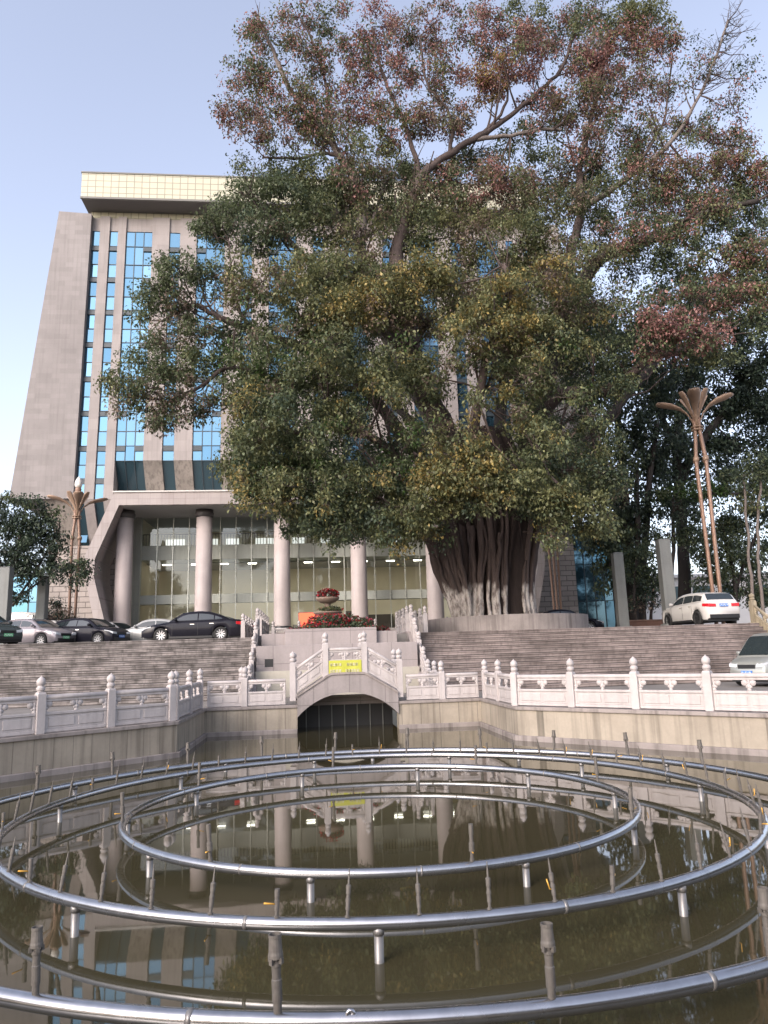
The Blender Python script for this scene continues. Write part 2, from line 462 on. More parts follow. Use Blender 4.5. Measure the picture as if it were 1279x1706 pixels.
_post_cache = {}
def add_post(parent, x, y, z, rz=0.0, h=1.25, hw=0.095, drop=0.0):
    k = (h, hw, drop)
    if k not in _post_cache:
        o = post_mesh(h, hw, drop).build('post', MAT['white_rail'], parent, bevel=0.008)
        _post_cache[k] = o
    else:
        o = _post_cache[k].copy(); COL.objects.link(o); o.parent = parent
    o.location = (x, y, z); o.rotation_euler = (0, 0, rz)
    return o


def panel_mesh(L, rise=0.0, low=0.45, top=0.82, sc=1.0):
    """one bay along +X of length L (z climbs by `rise`): moulded top rail, cloud brackets, mid rail and a two-field solid slab"""
    mb = MB(); k = rise / L
    def sl(x0, x1, y0, y1, z0, z1):
        mb.hexa([(x0, y0, z0 + k * x0), (x1, y0, z0 + k * x1), (x1, y1, z0 + k * x1), (x0, y1, z0 + k * x0),
                 (x0, y0, z1 + k * x0), (x1, y0, z1 + k * x1), (x1, y1, z1 + k * x1), (x0, y1, z1 + k * x0)])
    sl(0, L, -0.05, 0.05, 0.02, 0.09)                                 # base
    sl(0, L, -0.03, 0.03, 0.09, low - 0.06)                           # slab
    n = 2; m = 0.10
    for i in range(n):                                                 # raised fields
        a = m + i * (L - m) / n; c = a + (L - m) / n - m
        sl(a, c, -0.045, 0.045, 0.14, low - 0.11)
    sl(0, 0.06, -0.042, 0.042, 0.09, low - 0.06); sl(L - 0.06, L, -0.042, 0.042, 0.09, low - 0.06)
    sl(0, L, -0.055, 0.055, low - 0.06, low)                          # mid rail
    c = MB()
    c.tube([(0, 0, top - 0.05), (L, 0, top - 0.05 + rise)], 0.058, 10)
    mb.v_top = None
    b0 = len(mb.v); mb.v += c.v
    for f, m_, s_ in zip(c.f, c.m, c.sm): mb.f.append([i + b0 for i in f]); mb.m.append(m_); mb.sm.append(s_)
    sl(0, L, -0.035, 0.035, top - 0.14, top - 0.085)
    g = top - 0.14 - low                                               # bracket height
    def bracket(x, half=0):
        z = low + k * x
        mb.lathe([(0.05, z), (0.045, z + 0.03), (0.03, z + 0.05), (0.05, z + 0.09), (0.045, z + g * 0.5), (0.03, z + g * 0.55), (0.04, z + g)], 8, (x, 0, 0))
        for s_ in (-1, 1):
            if half and s_ != half: continue
            M_ = Matrix.Translation((x + s_ * 0.085, 0, z + g * 0.72)) @ Matrix.Diagonal((1.0, 0.55, 0.92, 1))
            mb.lathe([(0.0, -0.075), (0.05, -0.06), (0.075, -0.01), (0.07, 0.04), (0.04, 0.07), (0.0, 0.078)], 9, (0, 0, 0), M=M_)
            M_ = Matrix.Translation((x + s_ * 0.035, 0, z + g * 0.38)) @ Matrix.Diagonal((1.0, 0.7, 0.9, 1))
            mb.lathe([(0.0, -0.045), (0.035, -0.03), (0.042, 0.0), (0.03, 0.03), (0.0, 0.045)], 8, (0, 0, 0), M=M_)
    bracket(L / 2); bracket(0.03, 1); bracket(L - 0.03, -1)
    return mb


def balustrade(pts, label, group=None, posts=None, end_posts=True, h=1.25, hs=None):
    """pts: rail-line points with z; a post at every point, a bay between each two"""
    p0 = Vector(pts[0]); t = thing('balustrade', label, 'balustrade', p0, 0, group)
    n = len(pts)
    for i, p in enumerate(pts):
        p = Vector(p)
        q = Vector(pts[i + 1]) if i < n - 1 else Vector(pts[i - 1])
        d = (q - p) if i < n - 1 else (p - q)
        rz = math.atan2(d.y, d.x)
        if i == 0 and not (end_posts in (True, 'first')): continue
        if i == n - 1 and not (end_posts in (True, 'last')): continue
        o = add_post(t, *(p - p0), rz, hs[i] if hs else h, drop=0.0)
    for i in range(n - 1):
        a = Vector(pts[i]); b = Vector(pts[i + 1]); d = b - a
        L = math.hypot(d.x, d.y) - 0.19
        u = Vector((d.x, d.y, 0)).normalized(); rise = d.z * L / (L + 0.19)
        o = panel_mesh(L, rise).build('panel', MAT['white_rail'], t, bevel=0.006, seg=1)
        o.location = a - p0 + u * 0.095 + Vector((0, 0, d.z * 0.095 / (L + 0.19))); o.rotation_euler = (0, 0, math.atan2(d.y, d.x))
    return t


def seg_pts(a, b, n, z=0.03):
    return [(a[0] + (b[0] - a[0]) * i / n, a[1] + (b[1] - a[1]) * i / n, z) for i in range(n + 1)]


# left side: diagonal, return along the axis, front
dl = Vector((RAIL_L[1][0] - RAIL_L[0][0], RAIL_L[1][1] - RAIL_L[0][1])).normalized()
balustrade([(-3.60 + dl.x * 1.67 * i, 19.72 + dl.y * 1.67 * i, 0.03) for i in range(4)], 'white balustrade running diagonally along the pool at the left edge of the picture', 'balustrades round the pool')
balustrade([(-3.56, 20.05, 0.03), (-3.56, 22.25, 0.03), (-3.56, 24.3, 0.03)], 'short white balustrade turning away from the pool corner, left of the bridge', 'balustrades round the pool')
balustrade([(-3.46, 24.6, 0.03), (-2.2, 24.6, 0.03), (-0.80, 24.6, 0.03)], 'white balustrade facing the pool just left of the arched bridge', 'balustrades round the pool', end_posts='x')
bl = [o for o in bpy.data.objects if o.name.startswith('balustrade')][-1]
dr = Vector((RAIL_R[1][0] - RAIL_R[0][0], RAIL_R[1][1] - RAIL_R[0][1])).normalized()
balustrade([(5.50 + dr.x * 1.74 * i, 20.34 + dr.y * 1.74 * i, 0.03) for i in range(5)], 'white balustrade running diagonally along the pool at the right edge of the picture', 'balustrades round the pool')
balustrade([(5.58, 20.66, 0.03), (5.58, 22.5, 0.03), (5.58, 24.3, 0.03)], 'short white balustrade turning away from the pool corner, right of the bridge', 'balustrades round the pool')
balustrade([(5.5, 24.6, 0.03), (4.19, 24.6, 0.03), (2.92, 24.6, 0.03)], 'white balustrade facing the pool just right of the arched bridge', 'balustrades round the pool', end_posts='x')

# ================================================================== arched bridge
def arch_bridge():
    t = thing('arched_bridge', 'small grey stone arched footbridge with white railings over the pool inlet', 'bridge', (XC + 0.05, YF, ZW))
    o = Vector((XC + 0.05, YF, ZW)); cx = XC + 0.08
    hwid = 1.62
    def arc(z_end, z_top, n=24, hw=hwid):
        r = (hw * hw + (z_top - z_end) ** 2) / (2 * (z_top - z_end)); zc = z_top - r
        return [(cx + hw * (2 * i / n - 1), zc + math.sqrt(max(0, r * r - (hw * (2 * i / n - 1)) ** 2))) for i in range(n + 1)]
    inner = arc(-0.36, 0.36); outer = [(x, 0.93 - 0.60 * max(0.0, min(1.0, (abs(x - cx) - 0.55) / 1.07)) - 0.02 * (x - cx) ** 2) for x, z in arc(0.02, 0.93)]
    mb = MB()
    y0, y1 = YF - 0.09, 26.3
    n = len(inner)
    for i in range(n - 1):
        a0, a1, b0, b1 = inner[i], inner[i + 1], outer[i], outer[i + 1]
        mb.hexa([Vector((a0[0], y0, a0[1])) - o, Vector((a1[0], y0, a1[1])) - o, Vector((a1[0], y1, a1[1])) - o, Vector((a0[0], y1, a0[1])) - o,
                 Vector((b0[0], y0, b0[1])) - o, Vector((b1[0], y0, b1[1])) - o, Vector((b1[0], y1, b1[1])) - o, Vector((b0[0], y1, b0[1])) - o])
    mb.build('arch', MAT['bridge'], t)
    band = MB()
    for i in range(n - 1):
        b0, b1 = outer[i], outer[i + 1]
        band.hexa([Vector((b0[0], y0 - 0.04, b0[1])) - o, Vector((b1[0], y0 - 0.04, b1[1])) - o, Vector((b1[0], y1 + 0.04, b1[1])) - o, Vector((b0[0], y1 + 0.04, b0[1])) - o,
                   Vector((b0[0], y0 - 0.04, b0[1] + 0.07)) - o, Vector((b1[0], y0 - 0.04, b1[1] + 0.07)) - o, Vector((b1[0], y1 + 0.04, b1[1] + 0.07)) - o, Vector((b0[0], y1 + 0.04, b0[1] + 0.07)) - o])
    band.build('deck', MAT['planter'], t)
    xs = [-0.66, 0.40, 1.66, 2.80]; zb = [0.27, 0.86, 0.86, 0.27]
    for y in (YF + 0.08, 26.15):
        for i, x in enumerate(xs):
            add_post(t, x - o.x, y - o.y, zb[i] - o.z + 0.10, 0, 1.35, 0.095, 0.25 if i in (1, 2) else 0.22)
        for i in range(3):
            a = Vector((xs[i], y, zb[i] + 0.10)); b = Vector((xs[i + 1], y, zb[i + 1] + 0.10)); d = b - a; L = d.x - 0.19
            pn = panel_mesh(L, d.z * 0.98).build('railing_panel', MAT['white_rail'], t, bevel=0.006, seg=1)
            pn.location = a - o + Vector((0.095, 0, 0.0))
    # dark grate across the inlet under the deck, with its cap beam
    return t
arch_bridge()
g = thing('inlet_grate', 'dark barred grate closing the water inlet under the bridge', 'grate', (XC, 26.3, ZW))
m = MB(); m.box((-1.62, 0.06, -0.5), (1.7, 0.10, 0.72)); m.build('backing', MAT['dark'], g)
for i in range(7):
    m = MB(); m.box((-1.3 + i * 0.44, 0.0, -0.3), (-1.265 + i * 0.44, 0.05, 0.72)); m.build('bar', MAT['pillar'], g)
m = MB(); m.box((-1.62, -0.12, 0.72), (1.7, 0.2, 0.98)); m.build('cap_beam', MAT['recess'], g, bevel=0.01)
m = MB(); m.box((-1.62, -0.16, 0.98), (1.7, 0.2, 1.04)); m.build('cap_edge', MAT['white_rail'], g)

# yellow notice on the middle railing panel: two rows of pale characters, unreadable in the photograph
def notice():
    t = thing('notice_banner', 'bright yellow notice with two rows of pale lettering hung on the bridge railing', 'sign', (1.03, YF - 0.035, 0.93))
    b = NB('yellow_banner'); nz = b.noise(b.pos(), 5, 3)
    my = b.pbr(b.mix(nz, (0.36, 0.37, 0.03, 1), (0.43, 0.43, 0.06, 1)), 0.55)
    mw = plain('pale_lettering', (0.5, 0.47, 0.33), 0.6, var=0.05)
    m = MB(); nx = 10                                                  # slightly wavy cloth
    for i in range(nx):
        x0 = -0.53 + 1.06 * i / nx; x1 = -0.53 + 1.06 * (i + 1) / nx
        w0 = 0.008 * math.sin(i * 1.3); w1 = 0.008 * math.sin((i + 1) * 1.3)
        m.hexa([(x0, w0, 0), (x1, w1, 0), (x1, w1 + 0.006, 0), (x0, w0 + 0.006, 0), (x0, w0 * 0.4, 0.45), (x1, w1 * 0.4, 0.45), (x1, w1 * 0.4 + 0.006, 0.45), (x0, w0 * 0.4 + 0.006, 0.45)])
    m.build('cloth', my, t)
    rnd = random.Random(3); m = MB()
    def glyph(x, z, s):
        """a pale block made of brush strokes like a blurred character"""
        y0, y1 = -0.016, -0.011
        for k in range(3):
            zz = z + s * (0.12 + 0.36 * k); m.box((x, y0, zz), (x + s * 0.86, y1, zz + s * 0.15))
        for k in range(2):
            xx = x + s * rnd.choice((0.08, 0.3, 0.5, 0.68)); m.box((xx, y0 - 0.001, z), (xx + s * 0.13, y1 - 0.001, z + s * 0.95))
    s = 0.09
    for row, xs in ((0.27, [-0.49 + i * 0.095 for i in range(4)] + [0.05 + i * 0.095 for i in range(4)]), (0.07, [-0.49 + i * 0.095 for i in range(4)] + [0.0 + i * 0.095 for i in range(5)])):
        for x in xs: glyph(x, row, s)
    m.build('lettering', mw, t)
notice()

# ================================================================== steps, recess, stair balustrades
def steps(x0, x1, mat, label):
    n = 14; rise = ZP / n; run = 0.27
    t = thing('stone_steps', label, 'steps', ((x0 + x1) / 2, YS - run * n, 0))
    o = Vector(((x0 + x1) / 2, YS - run * n, 0))
    a = MB(); d = MB(); e = MB()
    for i in range(n):
        y0 = YS - run * (n - i) if i < n - 1 else YS - run
        top = rise * (i + 1)
        y1 = YS - 0.003
        e.box(Vector((x0, y0 + 0.026, top - rise + 0.004)) - o, Vector((x1, y0 + 0.2, top - rise + 0.032)) - o)  # dark strip at the riser foot: gap dirt and shade line coloured in
        jig = random.uniform(-0.006, 0.006)
        a.box(Vector((x0, y0 + 0.03, top - rise)) - o, Vector((x1, y1, top - 0.045)) - o)
        d.box(Vector((x0, y0 + jig, top - 0.045)) - o, Vector((x1, y1, top - 0.0 if i < n - 1 else top + 0.004)) - o)
    a.build('riser', mat, t); e.build('shaded_joint', MAT['joint_shade'], t); d.build('tread', mat, t, bevel=0.006, seg=1)
    return t
steps(-45, -2.62, MAT['steps_left'], 'wide grey stained stone steps left of the bridge, below the parked cars')
steps(4.62, 20.7, MAT['steps_right'], 'wide brownish stone steps right of the bridge, below the big tree')

rc = thing('recess_wall', 'pinkish stone back wall of the sunken bay between the two flights of steps', 'wall', (XC, 30.6, 0))
m = MB(); m.box((-3.3, -0.35, 0), (3.25, 0.0, 1.02)); m.build('lower_wall', plain('cream_plinth', (0.36, 0.335, 0.28), 0.7, var=0.15), rc)
m = MB(); m.box((-3.3, 0.0, 0), (3.25, 1.2, 2.02)); m.build('upper_wall', MAT['recess'], rc, bevel=0.015)
m = MB(); m.box((-2.96, -0.012, 1.18), (-2.62, 0.0, 1.5)); m.build('vent_opening', MAT['dark'], rc)
m = MB(); m.box((-3.0, -0.02, 1.14), (-2.58, -0.002, 1.18)); m.box((-3.0, -0.02, 1.5), (-2.58, -0.002, 1.53)); m.build('vent_trim', MAT['recess'], rc)
pw = thing('flower_bed_wall', 'low pinkish stone wall holding up the flower bed above the sunken bay', 'wall', (XC, 31.9, 2.0))
m = MB(); m.box((-2.2, 0, 0.0), (1.7, 0.6, 0.72)); m.box((1.7, 0.25, 0.0), (2.6, 0.6, 0.55)); m.box((-3.2, 0.3, 0), (-2.2, 0.6, 0.55)); m.build('wall_body', MAT['recess'], pw, bevel=0.015)
m = MB(); m.box((-2.2, 0.6, 0.0), (1.7, 2.6, 0.64)); m.build('soil', plain('soil', (0.05, 0.035, 0.025), 0.9), pw)

def stringer(x0, x1, label):
    """sloping side wall of a flight of steps"""
    t = thing('stair_side_wall', label, 'wall', (x0, 29.3, 0))
    m = MB(); o = Vector((x0, 29.3, 0))
    pr = [(28.9, 0), (33.6, 0), (33.6, ZP + 0.06), (33.2, ZP + 0.06), (29.2, 0.16), (28.9, 0.12)]
    m.prism([Vector((x0, y, z)) - o for y, z in pr], [Vector((x1, y, z)) - o for y, z in pr])
    m.build('side_wall', MAT['recess'], t, bevel=0.01)
    m = MB(); m.box(Vector((x0, 33.6, 0)) - o, Vector((x1, 41.5, ZP + 0.09)) - o); m.build('plaza_kerb', MAT['recess'], t)
stringer(-2.62, -2.22, 'sloping grey side wall of the left steps beside the sunken bay')
stringer(4.22, 4.62, 'sloping grey side wall of the right steps beside the sunken bay')
sl_y = lambda y: 0.10 + (y - 29.2) / 4.0 * (ZP - 0.1)
def stair_rail(x, lab):
    pts = [(x, 25.9, 0.03), (x, 27.4, 0.03), (x, 28.9, 0.08)]
    pts += [(x, y, sl_y(y) + 0.02) for y in (30.0, 31.08, 32.16)] + [(x, 33.25, ZP + 0.06)]
    balustrade(pts, lab, 'balustrades beside the steps')
stair_rail(-2.42, 'white balustrade climbing the right-hand side of the left grey steps')
stair_rail(4.42, 'white balustrade climbing the left-hand side of the right brown steps')
balustrade([(-2.42, 34.7 + 1.45 * i, ZP + 0.09) for i in range(5)], 'white balustrade on the plaza behind the top of the left stair railing', 'balustrades on the plaza')
balustrade([(-3.3, 36.0 + 1.5 * i, ZP) for i in range(5)], 'white balustrade on the plaza beside the tail of the black sedan', 'balustrades on the plaza')
balustrade([(4.42, 34.7 + 1.45 * i, ZP + 0.09) for i in range(4)], 'white balustrade on the plaza behind the top of the right stair railing', 'balustrades on the plaza')
balustrade([(5.1, 33.6 + 1.6 * i, ZP) for i in range(3)], 'short white balustrade on the plaza between the right stair railing and the tree planter', 'balustrades on the plaza')
balustrade([(-2.3 + 1.5 * i, 44.0, ZP) for i in range(5)], 'white balustrade behind the flower bed, below the left columns of the portico', 'balustrades on the plaza')
balustrade([(5.0 + 1.5 * i, 44.0, ZP) for i in range(4)], 'white balustrade behind the flower bed, below the right columns of the portico', 'balustrades on the plaza')
# far right: weathered yellowish balustrade coming down beside the brown steps
yr = thing('stair_parapet', 'yellowish carved stone parapet sloping down at the right edge, behind the silver minivan', 'balustrade', (20.9, 30.2, 0))
yl = stone('yellowed_stone', (0.50, 0.43, 0.31), (0.2, 0.17, 0.12), 0.5, 0.8, 1.5)
for i, (yy, zz) in enumerate(((3.4, 2.45), (1.7, 1.45), (0.0, 0.4))):
    o = post_mesh(1.45, 0.13).build('post', yl, yr, bevel=0.008); o.location = (0, yy, zz)
for i in range(2):
    L = 1.7 - 0.26
    o = panel_mesh(L, -1.0 * L / 1.7, 0.5, 0.95).build('panel', yl, yr); o.location = (0, 3.4 - 1.7 * i - 0.13, 2.38 - 1.0 * i); o.rotation_euler = (0, 0, R(-90))
m = MB(); m.prism([(-0.2, 3.6, -0.0), (-0.2, -0.4, 0.0), (-0.2, -0.4, 0.35), (-0.2, 3.2, 2.5), (-0.2, 3.6, 2.5)], [(0.2, 3.6, -0.0), (0.2, -0.4, 0.0), (0.2, -0.4, 0.35), (0.2, 3.2, 2.5), (0.2, 3.6, 2.5)])
m.build('sloping_base', yl, yr)
# ================================================================== the building
F = 58.0
def xz(px, py, Y=F):
    p = at(px, py, Y=Y); return (p.x, p.z)
ZTOP = xz(246, 362)[1]; ZSP = xz(246, 385)[1]; ZFOLD = xz(250, 767)[1]; ZFOLD2 = xz(121, 832)[1]
ZROOF = xz(190, 819, 55)[1]                       # top of the portico
bd = thing('office_tower', 'tall grey stone office tower with blue glass strips and a cream tiled rooftop box', 'building', (XC, F, ZP))
BO = Vector((XC, F, ZP))
def B(x, y, z): return Vector((x, y, z)) - BO
def edge(pt, pb, ztop=None):
    """x of a pier edge at the top row and at the fold row"""
    return (xz(*pt)[0], xz(*pb)[0])
W1C = xz(214.3, 768)[0]
PITCH = 5.91 * F / 57
BX = W1C + 2.5 * PITCH                            # centre of the facade
E_ = {}
yt, yb = 368, 768
for k, (a, c) in dict(wr=(154.0, 127.7), p1l=(167.3, 142.8), p1r=(183.5, 159.4), p2l=(197.5, 174.8), p2r=(210.8, 190.6), p3l=(254.7, 238.0), p3r=(282.7, 269.0), p4l=(300.7, 289.0), p4r=(328.0, 319.4)).items():
    E_[k] = (xz(a, yt)[0], xz(c, yb)[0])
ztr, zbr = xz(246, yt)[1], ZFOLD
def xe(e, z): return e[0] + (e[1] - e[0]) * (ztr - z) / (ztr - zbr)
ZLOW = xz(130, 912, F + 2.2)[1]
def rec(z, zf): return max(0.0, (zf - z) / (ZFOLD2 - ZLOW) * 2.2)        # how far the face has leaned back below its fold

def mirror(e): return (2 * BX - e[0], 2 * BX - e[1])

def pier(el, er, zf, z_low, name='pier', top=ZTOP):
    """upright front part and the leaning foot below the fold"""
    m = MB()
    def face(z, y): return [(xe(el, z), y, z), (xe(er, z), y, z)]
    a0, a1 = face(top, F); b0, b1 = face(zf, F)
    D = 1.3
    m.hexa([B(b0[0], F, zf), B(b1[0], F, zf), B(b1[0], F + D, zf), B(b0[0], F + D, zf), B(a0[0], F, top), B(a1[0], F, top), B(a1[0], F + D, top), B(a0[0], F + D, top)])
    o = m.build(name, MAT['pier'], bd)
    r = rec(z_low, zf); m = MB()
    xl, xr = xe(el, zf), xe(er, zf)
    m.hexa([B(xl, F + r, z_low), B(xr, F + r, z_low), B(xr, F + D + r, z_low), B(xl, F + D + r, z_low), B(xl, F + 0.004, zf), B(xr, F + 0.004, zf), B(xr, F + D, zf), B(xl, F + D, zf)])
    m.build('pier_foot', MAT['pier_low'] if z_low > ZLOW + 1 else MAT['pier'], bd)
    return o
shift = lambda e, k: (e[0] + k * PITCH, e[1] + k * PITCH)
# piers: pairs between the wide bays, two slim ones at each end
for k in range(5):
    pier(shift(E_['p3l'], k), shift(E_['p3r'], k), ZFOLD, ZROOF - 0.5); pier(shift(E_['p4l'], k), shift(E_['p4r'], k), ZFOLD, ZROOF - 0.5)
for mm in (False, True):
    for a, c in (('p1l', 'p1r'), ('p2l', 'p2r')):
        el, er = E_[a], E_[c]
        if mm: el, er = mirror(E_[c]), mirror(E_[a])
        pier(el, er, ZFOLD2, ZLOW, 'slim_pier')
# wings
for mm in (False, True):
    fx = (lambda x: 2 * BX - x) if mm else (lambda x: x)
    tl = xz(100.5, 356); tr = (xe(E_['wr'], ZTOP), ZTOP); br = (xe(E_['wr'], ZFOLD2), ZFOLD2); blp = xz(18.5, 824)
    poly = [tl, (tr[0], tl[1] - 0.15), br, (blp[0], ZFOLD2)]
    m = MB(); f = [B(fx(x), F - 0.35, z) for x, z in poly]; b_ = [B(fx(x), F + 16, z) for x, z in poly]
    if mm: f = f[::-1]; b_ = b_[::-1]
    m.prism(f[::-1], b_[::-1]); m.build('wing_wall', MAT['tower'], bd)
    xl0 = xz(73, 830)[0]; xl1 = xz(97, 912, F + 2.2)[0]; xr1 = xz(131, 912, F + 2.2)[0]
    m = MB(); q = [(xl1, F + 2.2, ZLOW), (xr1, F + 2.2, ZLOW), (xr1, F + 14, ZLOW), (xl1, F + 14, ZLOW), (xl0, F, ZFOLD2), (br[0], F, ZFOLD2), (br[0], F + 14, ZFOLD2), (xl0, F + 14, ZFOLD2)]
    q = [B(fx(x), y, z) for x, y, z in q]
    if mm: q = [q[1], q[0], q[3], q[2], q[5], q[4], q[7], q[6]]
    m.hexa(q); m.build('wing_foot', MAT['pier_low'], bd)
    # rusticated ground storey
    xa = xz(80, 1000, F + 1.4)[0]; xb = xz(205, 1000, F + 1.4)[0]
    m = MB(); m.box(B(fx(xa), F + 1.4, ZP - 0.3), B(fx(xb), F + 14, ZLOW)); m.build('rusticated_wall', MAT['rustic'], bd)

# floors of glass between the piers
ROWS = [385, 410, 462, 516, 570, 627, 684, 742]
ZR = [xz(246, y)[1] for y in ROWS]
fr_m = [MAT['frame'], MAT['pier']]
def glaze(el, er, z0, z1, nx, rows, name, y0=F + 0.22, y1=None, mat='blue', vent=None):
    """one storey of one bay: dark frame, panes as a sub-part"""
    if y1 is None: y1 = y0
    fr = MB(); pn = MB()
    L0, R0, L1, R1 = xe(el, z0), xe(er, z0), xe(el, z1), xe(er, z1)
    def P(u, v, dy=0.0):
        z = z0 + (z1 - z0) * v; x = (L0 + (L1 - L0) * v) * (1 - u) + (R0 + (R1 - R0) * v) * u
        return B(x, y0 + (y1 - y0) * v + dy, z)
    def bar(u0, v0, u1, v1, d=0.06):
        fr.hexa([P(u0, v0, -d), P(u1, v0, -d), P(u1, v0, 0.1), P(u0, v0, 0.1), P(u0, v1, -d), P(u1, v1, -d), P(u1, v1, 0.1), P(u0, v1, 0.1)])
    wdt = max(0.5, R0 - L0); hgt = abs(z1 - z0); bu = 0.03 / wdt; bv = 0.03 / hgt
    for i in range(1, nx): bar(i / nx - bu, 0, i / nx + bu, 1)
    for r_ in rows[1:-1]: bar(0, r_ - bv, 1, r_ + bv, 0.055)
    if vent:                                                           # dark ventilation strip
        for (u0, u1) in vent: bar(u0, 1 - 0.42 / hgt, u1, 1 - 0.02, 0.12)
    bar(0, 0, 1, bv * 1.2, 0.07); bar(0, 0, bu * 1.5, 1, 0.05); bar(1 - bu * 1.5, 0, 1, 1, 0.05)
    for i in range(nx):
        for a, c in zip(rows[:-1], rows[1:]):
            jy = random.uniform(-0.015, 0.015); jz = random.uniform(-0.012, 0.012)
            pn.add([P(i / nx, a, jy), P((i + 1) / nx, a, -jz), P((i + 1) / nx, c, -jy), P(i / nx, c, jz)], [(0, 1, 2, 3)])
    o = fr.build(name, MAT['frame'], bd); pn.build('pane', MAT[mat], o)
    return o
def sill(el, er, z0, z1):
    m = MB(); y = F + 0.15
    m.hexa([B(xe(el, z0), y, z0), B(xe(er, z0), y, z0), B(xe(er, z0), F + 2, z0), B(xe(el, z0), F + 2, z0), B(xe(el, z1), y, z1), B(xe(er, z1), y, z1), B(xe(er, z1), F + 2, z1), B(xe(el, z1), F + 2, z1)])
    m.build('top_spandrel', MAT['pier'], bd)
rv = random.Random(5)
bays = []
for k in range(6):
    l = E_['p2r'] if k == 0 else shift(E_['p4r'], k - 1); r_ = mirror(E_['p2r']) if k == 5 else shift(E_['p3l'], k)
    bays.append((l, r_, 3, 'wide_window', ZFOLD))
for k in range(5): bays.append((shift(E_['p3r'], k), shift(E_['p4l'], k), 1, 'narrow_window', ZFOLD))
for mm in (0, 1):
    for a, c in (('wr', 'p1l'), ('p1r', 'p2l')):
        l, r_ = E_[a], E_[c]
        if mm: l, r_ = mirror(E_[c]), mirror(E_[a])
        bays.append((l, r_, 1, 'narrow_window', ZFOLD2))
for l, r_, nx, nm, zf in bays:
    sill(l, r_, ZSP, ZTOP - 0.1)
    zs = ZR + [zf]
    if zf == ZFOLD2: zs = ZR + [xz(246, 796)[1], zf]
    for i in range(len(zs) - 1):
        z1, z0 = zs[i], zs[i + 1]
        if nx == 3:
            v = [(0, 1 / 3)] if rv.random() < 0.35 else ([(0, 1 / 3), (2 / 3, 1)] if rv.random() < 0.6 else [(2 / 3, 1)])
        else: v = [(0, 1)]
        rows = [0, 0.42, 1] if i > 0 else [0, 1]
        if i == len(zs) - 2: rows = [0, 1]
        glaze(l, r_, z0, z1, nx, rows, nm, vent=v if i > 0 else None)
    # leaning glazing below the fold, its downward-facing shade put into a darker glass
    zl = ZROOF - 0.5 if zf == ZFOLD else ZLOW
    o = glaze((xe(l, zf),) * 2, (xe(r_, zf),) * 2, zl, zf, nx, [0, 1], nm, y0=F + 0.22 + rec(zl, zf), y1=F + 0.22, mat='darkglass')
    if rv.random() < 0.75:                                             # a vent flap propped open, catching the sky
        w0 = xe(l, zf); w1 = w0 + (xe(r_, zf) - w0) / nx
        m = MB(); zv = zl + (0.75 if zf == ZFOLD else 0.9); yv = F + 0.17 + rec(zv, zf)
        m.add([B(w0 + 0.08, yv - 0.05, zv), B(w1 - 0.08, yv - 0.05, zv), B(w1 - 0.08, yv - 0.28, zv - 0.62), B(w0 + 0.08, yv - 0.28, zv - 0.62)], [(0, 1, 2, 3)])
        m.build('vent_flap', MAT['blue'], bd)
# body behind, rooftop
wl = xz(154, 362)[0]
m = MB(); m.box(B(wl, F + 3.0, ZROOF - 0.6), B(2 * BX - wl, F + 3.4, ZTOP - 0.12)); m.box(B(wl, F + 2.3, ZTOP - 1.2), B(2 * BX - wl, F + 16, ZTOP - 0.4)); m.build('core', MAT['dark'], bd)
def rb(px0, py0, py1, Y):
    a = xz(px0, py0, Y); c = xz(px0, py1, Y); return a[0], a[1], c[1]
x0, zt, zb = rb(136.5, 288, 330, F - 1.6)
m = MB(); m.box(B(x0, F - 1.6, zb), B(2 * BX - x0, F + 15, zt)); m.build('rooftop_box', MAT['tiles'], bd)
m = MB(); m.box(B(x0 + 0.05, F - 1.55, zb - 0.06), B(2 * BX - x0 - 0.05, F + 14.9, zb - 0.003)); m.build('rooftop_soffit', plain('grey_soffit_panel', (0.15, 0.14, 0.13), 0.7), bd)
m = MB(); m.box(B(x0 - 0.06, F - 1.66, zt), B(2 * BX - x0 + 0.06, F + 15.06, zt + 0.12)); m.box(B(x0 - 0.04, F - 1.64, zb - 0.02), B(2 * BX - x0 + 0.04, F - 1.5, zb + 0.16)); m.build('rooftop_trim', plain('grey_trim', (0.16, 0.155, 0.14), 0.6), bd)
x2, zt2, zb2 = rb(153, 341, 357, F + 0.2)
m = MB(); m.box(B(x2, F + 0.2, ZTOP - 0.5), B(2 * BX - x2, F + 12, zb - 0.08)); m.build('rooftop_band', MAT['tiles'], bd)

# ---------------------------------------------------------------- portico
YP = 55.0
def pz(px, py, Y=YP): return xz(px, py, Y)
tl = pz(190, 820.5); tli = pz(198, 841.5); el_o = pz(141, 926); el_i = pz(157.5, 931)
el_o2 = pz(142.5, 966); el_i2 = pz(156, 962); ft_o = pz(167, 1050); ft_i = pz(187, 1050)
ZB = tli[1]; BASE = ZP
mx = lambda x: 2 * BX - x
fx_l = [(tl[0], tl[1]), (mx(tl[0]), tl[1]), (mx(tli[0]), ZB), (tli[0], ZB)]
m = MB(); m.prism([B(x, YP, z) for x, z in fx_l][::-1], [B(x, F + 2.6, z) for x, z in fx_l][::-1]); m.build('portico_roof', MAT['portico'], bd)
m = MB(); m.box(B(tl[0] - 0.1, YP - 0.1, tl[1]), B(mx(tl[0]) + 0.1, F + 2, tl[1] + 0.1)); m.build('portico_edge', MAT['bulkhead'], bd)
m = MB(); m.box(B(tli[0] + 0.2, YP + 0.25, ZB - 0.05), B(mx(tli[0]) - 0.2, F + 2.4, ZB - 0.004)); m.build('portico_soffit', MAT['soffit'], bd)
